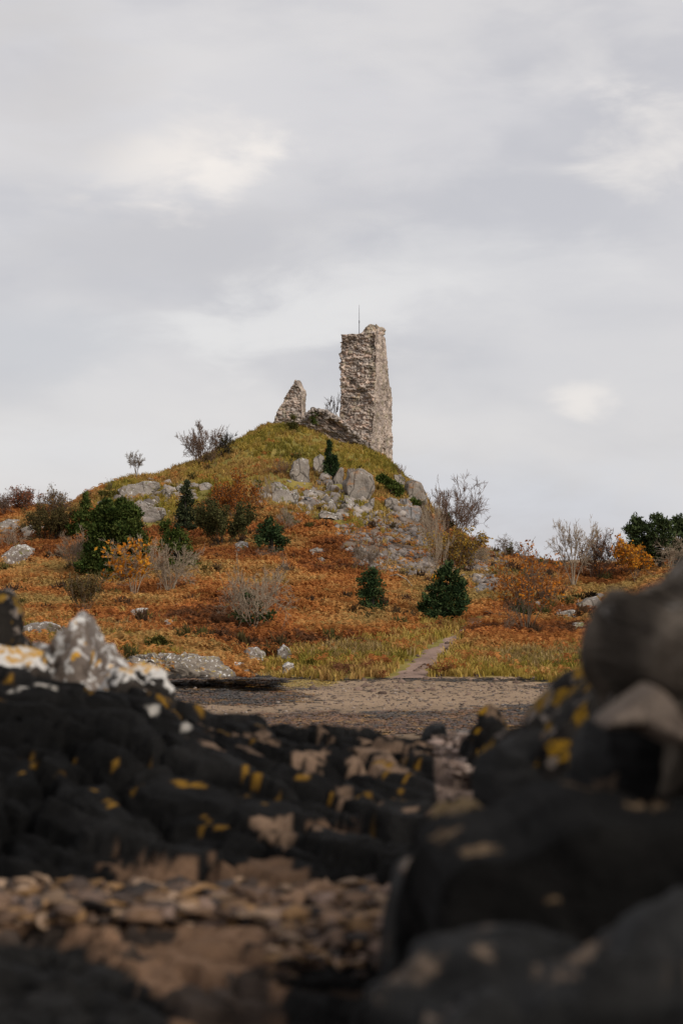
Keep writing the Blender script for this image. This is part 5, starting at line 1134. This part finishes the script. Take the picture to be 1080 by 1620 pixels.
    bare_tree('rowan_tree', 'small rowan with bright orange crown in front of the pines', 'tree', (1003,926), 850, 972, 1032, 'bark_grey', 254, rad=0.04, minr=0.007, stems=5, levels=3, fan=0.7, kids=(6, 6, 5), leaves=1500, leafcols=OR, leaf=0.08, trunk=0.2, leafzone=[(960,840),(1040,840),(1040,895),(960,900)])
    bare_tree('rowan_tree', 'yellowing shrub at the foot of the crag end', 'shrub', (722,905), 836, 676, 768, 'bark_grey', 255, rad=0.03, minr=0.007, stems=10, levels=3, fan=0.9, kids=(8, 8, 6), leaves=2400, leafcols=YE, leaf=0.075)
    bare_tree('rowan_tree', 'thin sapling with a few orange leaves in front of the dark holly', 'tree', (688,968), 800, 664, 720, 'bark_pale', 256, rad=0.03, minr=0.007, stems=4, levels=3, fan=0.35, upright=True, kids=(6, 6, 5), leaves=260, leafcols=OR, leaf=0.08, leafzone=[(660,910),(720,910),(720,955),(660,955)])
    # bare shrubs and trees
    bare_tree('bare_shrub', 'wide pale bare bush with a white stem in the middle of the bracken', 'shrub', (400,1004), 884, 346, 462, 'bark_pale', 261, rad=0.045, minr=0.0075, stems=11, levels=3, fan=1.0, kids=(8, 8, 6), ratio=0.5, angle=0.5, trunk=0.12,
              lobes=[(392,945,12,14),(408,962,12,12),(420,975,14,12),(378,972,10,10),(402,980,14,10)], lobecols=DG, lobekw=dict(dens=0.9, leaf=0.07))
    bare_tree('bare_tree', 'pale many stemmed bare tree in front of the green bush', 'tree', (268,944), 856, 240, 318, 'bark_pale', 262, rad=0.05, minr=0.009, stems=8, levels=3, fan=0.6, kids=(6, 6, 5))
    bare_tree('bare_shrub', 'greyish bare shrub beside the dense yew', 'shrub', (128,908), 834, 92, 162, 'bark_pale', 263, rad=0.03, minr=0.0075, stems=12, levels=3, fan=1.0, kids=(8, 8, 6))
    bare_tree('bare_shrub', 'dark bare thicket on the grassy skyline', 'shrub', (318,735), 666, 286, 352, 'bark_red', 264, rad=0.045, minr=0.012, stems=14, levels=3, fan=0.75, kids=(8, 8, 6))
    bare_tree('bare_shrub', 'ivy clad thorn bush next to the bare skyline thicket', 'shrub', (352,722), 676, 332, 374, 'bark_dark', 265, rad=0.05, minr=0.009, stems=6, levels=3, fan=0.7, kids=(6, 6, 5), lobes=[(352,694,6,6),(360,702,7,7),(348,708,8,7),(362,714,8,5)], lobecols=[(0.04, 0.035, 0.014), (0.08, 0.065, 0.022)], lobekw=dict(dens=0.8, leaf=0.07))
    bare_tree('bare_tree', 'lone small bare tree on the western skyline', 'tree', (216,762), 712, 201, 229, 'bark_grey', 266, rad=0.045, minr=0.010, stems=3, levels=3, fan=0.3, kids=(9, 7, 6), ratio=0.45, angle=0.5, trunk=0.35, curl=0.08)
    bare_tree('bare_shrub', 'tiny bare twigs on the skyline beside the dark green cushion', 'shrub', (175,774), 754, 168, 182, 'bark_grey', 267, rad=0.02, minr=0.008, stems=4, levels=2, fan=0.4, kids=(4, 3))
    bare_tree('bare_tree', 'small bare tree growing behind the low castle wall', 'tree', (526,668), 622, 513, 538, 'bark_red', 268, rad=0.05, minr=0.011, stems=3, levels=3, fan=0.5, kids=(7, 7, 5), Y=151.8)
    bare_tree('bare_tree', 'large bare bush leaning out from the end of the crag', 'tree', (714,872), 752, 668, 768, 'bark_red', 269, rad=0.05, minr=0.011, stems=20, levels=3, fan=1.4, curl=0.15, up=-0.015, kids=(8, 9, 9), ratio=0.5, angle=0.55, lobes=[(708,815,7,10),(712,830,8,9)], lobecols=OG, lobekw=dict(dens=0.9, leaf=0.07))
    bare_tree('bare_shrub', 'pale bare shrub in front of the crag end', 'shrub', (680,880), 792, 655, 705, 'bark_pale', 270, rad=0.03, minr=0.007, stems=9, levels=3, fan=0.6, kids=(7, 7, 5))
    bare_tree('bare_tree', 'small bare tree in the saddle beyond the smaller scree', 'tree', (806,890), 844, 782, 834, 'bark_grey', 271, rad=0.05, minr=0.008, stems=4, levels=3, fan=0.6, kids=(8, 8, 6), lobes=[(806,866,3,10)], lobecols=OG, lobekw=dict(dens=0.6, leaf=0.06))
    bare_tree('bare_tree', 'tall pale bare tree standing against the sky on the saddle', 'tree', (906,934), 820, 870, 945, 'bark_pale', 272, rad=0.06, minr=0.010, stems=6, levels=3, fan=0.55, kids=(9, 9, 9), ratio=0.48, angle=0.55, trunk=0.12, curl=0.12)
    bare_tree('bare_shrub', 'reddish bare bush between the pale tree and the orange rowan', 'shrub', (945,922), 836, 915, 992, 'bark_red', 273, rad=0.04, minr=0.0105, stems=15, levels=3, fan=0.95, kids=(6, 6, 5), leaves=500, leafcols=RU, leaf=0.06)
    bare_tree('bare_tree', 'pale bare tree in front of the last pine', 'tree', (1062,908), 846, 1030, 1098, 'bark_pale', 274, rad=0.05, minr=0.0085, stems=6, levels=3, fan=0.75, kids=(8, 8, 6))
    bare_tree('bare_shrub', 'twiggy brown shrub above the streaked crag', 'shrub', (447,752), 718, 420, 462, 'bark_red', 275, rad=0.02, minr=0.008, stems=14, levels=2, fan=1.0, kids=(6, 5))
    bare_tree('bare_shrub', 'pale stalky shrub against the streaked crag', 'shrub', (418,798), 752, 400, 442, 'bark_pale', 276, rad=0.025, minr=0.0085, stems=16, levels=2, fan=0.7, kids=(5, 5), lobes=[(410,768,5,8)], lobecols=MG, lobekw=dict(dens=0.8, leaf=0.06))
    bare_tree('birch_sapling', 'thin dead white sapling leaning over the scree', 'tree', (606,905), 824, 590, 626, 'bark_pale', 277, rad=0.05, minr=0.009, stems=2, levels=2, fan=0.25, kids=(4, 3), ratio=0.4)
    bare_tree('birch_sapling', 'wispy grey sapling in the lower scree', 'tree', (580,905), 842, 558, 604, 'bark_grey', 278, rad=0.025, minr=0.007, stems=7, levels=3, fan=0.7, kids=(6, 6, 5))
    bare_tree('bare_shrub', 'thin pale twigs beside the small dark gorse', 'shrub', (452,842), 800, 436, 476, 'bark_pale', 279, rad=0.02, minr=0.007, stems=5, levels=3, fan=0.6, kids=(6, 6, 5))
    bare_tree('bare_shrub', 'red tipped scrub on the ridge', 'shrub', (40,812), 770, 10, 66, 'bark_red', 280, rad=0.03, minr=0.009, stems=16, levels=3, fan=0.9, kids=(6, 6, 5), leaves=1400, leafcols=[(0.22, 0.07, 0.03), (0.28, 0.09, 0.045), (0.14, 0.07, 0.03)], leaf=0.06)
    bare_tree('bare_shrub', 'tan twiggy scrub next to the red tipped scrub', 'shrub', (88,822), 770, 62, 112, 'bark_grey', 281, rad=0.03, minr=0.008, stems=14, levels=3, fan=0.8, kids=(6, 6, 5), leaves=1000, leafcols=[(0.26, 0.15, 0.06), (0.18, 0.10, 0.04), (0.12, 0.09, 0.03)], leaf=0.06)
    bare_tree('bare_shrub', 'thin dark twigs at the very end of the ridge', 'shrub', (4,818), 778, -18, 20, 'bark_red', 282, rad=0.03, minr=0.009, stems=9, levels=3, fan=0.8, kids=(6, 6, 5))
    bare_tree('bare_shrub', 'pale dry shrub above the large lichen grey boulder', 'shrub', (10,872), 828, -20, 45, 'bark_pale', 283, rad=0.02, minr=0.0075, stems=16, levels=2, fan=1.0, kids=(5, 5))
    bare_tree('bare_shrub', 'tiny bush on the skyline at the foot of the tower', 'shrub', (632,755), 733, 625, 642, 'bark_red', 284, rad=0.03, minr=0.009, stems=6, levels=2, fan=0.5, kids=(5, 4))
    bare_tree('bare_shrub', 'bare shrub under the domed evergreen skirt', 'shrub', (425,888), 862, 405, 450, 'bark_grey', 285, rad=0.02, minr=0.007, stems=12, levels=2, fan=1.0, kids=(5, 5))
    bare_tree('bare_shrub', 'faded bare shrub at the edge of the yellowing shrub', 'shrub', (748,900), 846, 722, 778, 'bark_pale', 286, rad=0.025, minr=0.007, stems=10, levels=3, fan=0.8, kids=(7, 7, 5))
    # fallen branch
    b = hit(612, 918); e = hit(652, 936); P = np.array([b, b * 0.6 + e * 0.4 + np.array([0, 0, 0.35]), e * 0.8 + b * 0.2 + np.array([0, 0, 0.3]), e + np.array([0, 0, 0.1])]) + np.array([0, 0, 0.15])
    V, q = tube(P[:-1] - b, P[1:] - b, np.array([.05, .04, .03]), np.array([.04, .03, .015]), 6)
    tag(mesh_obj('fallen_branch', V, q, M['bark_pale'], loc=tuple(b)), 'pale fallen branch lying in the bracken below the scree', 'branch')
plants()
ground_cover()
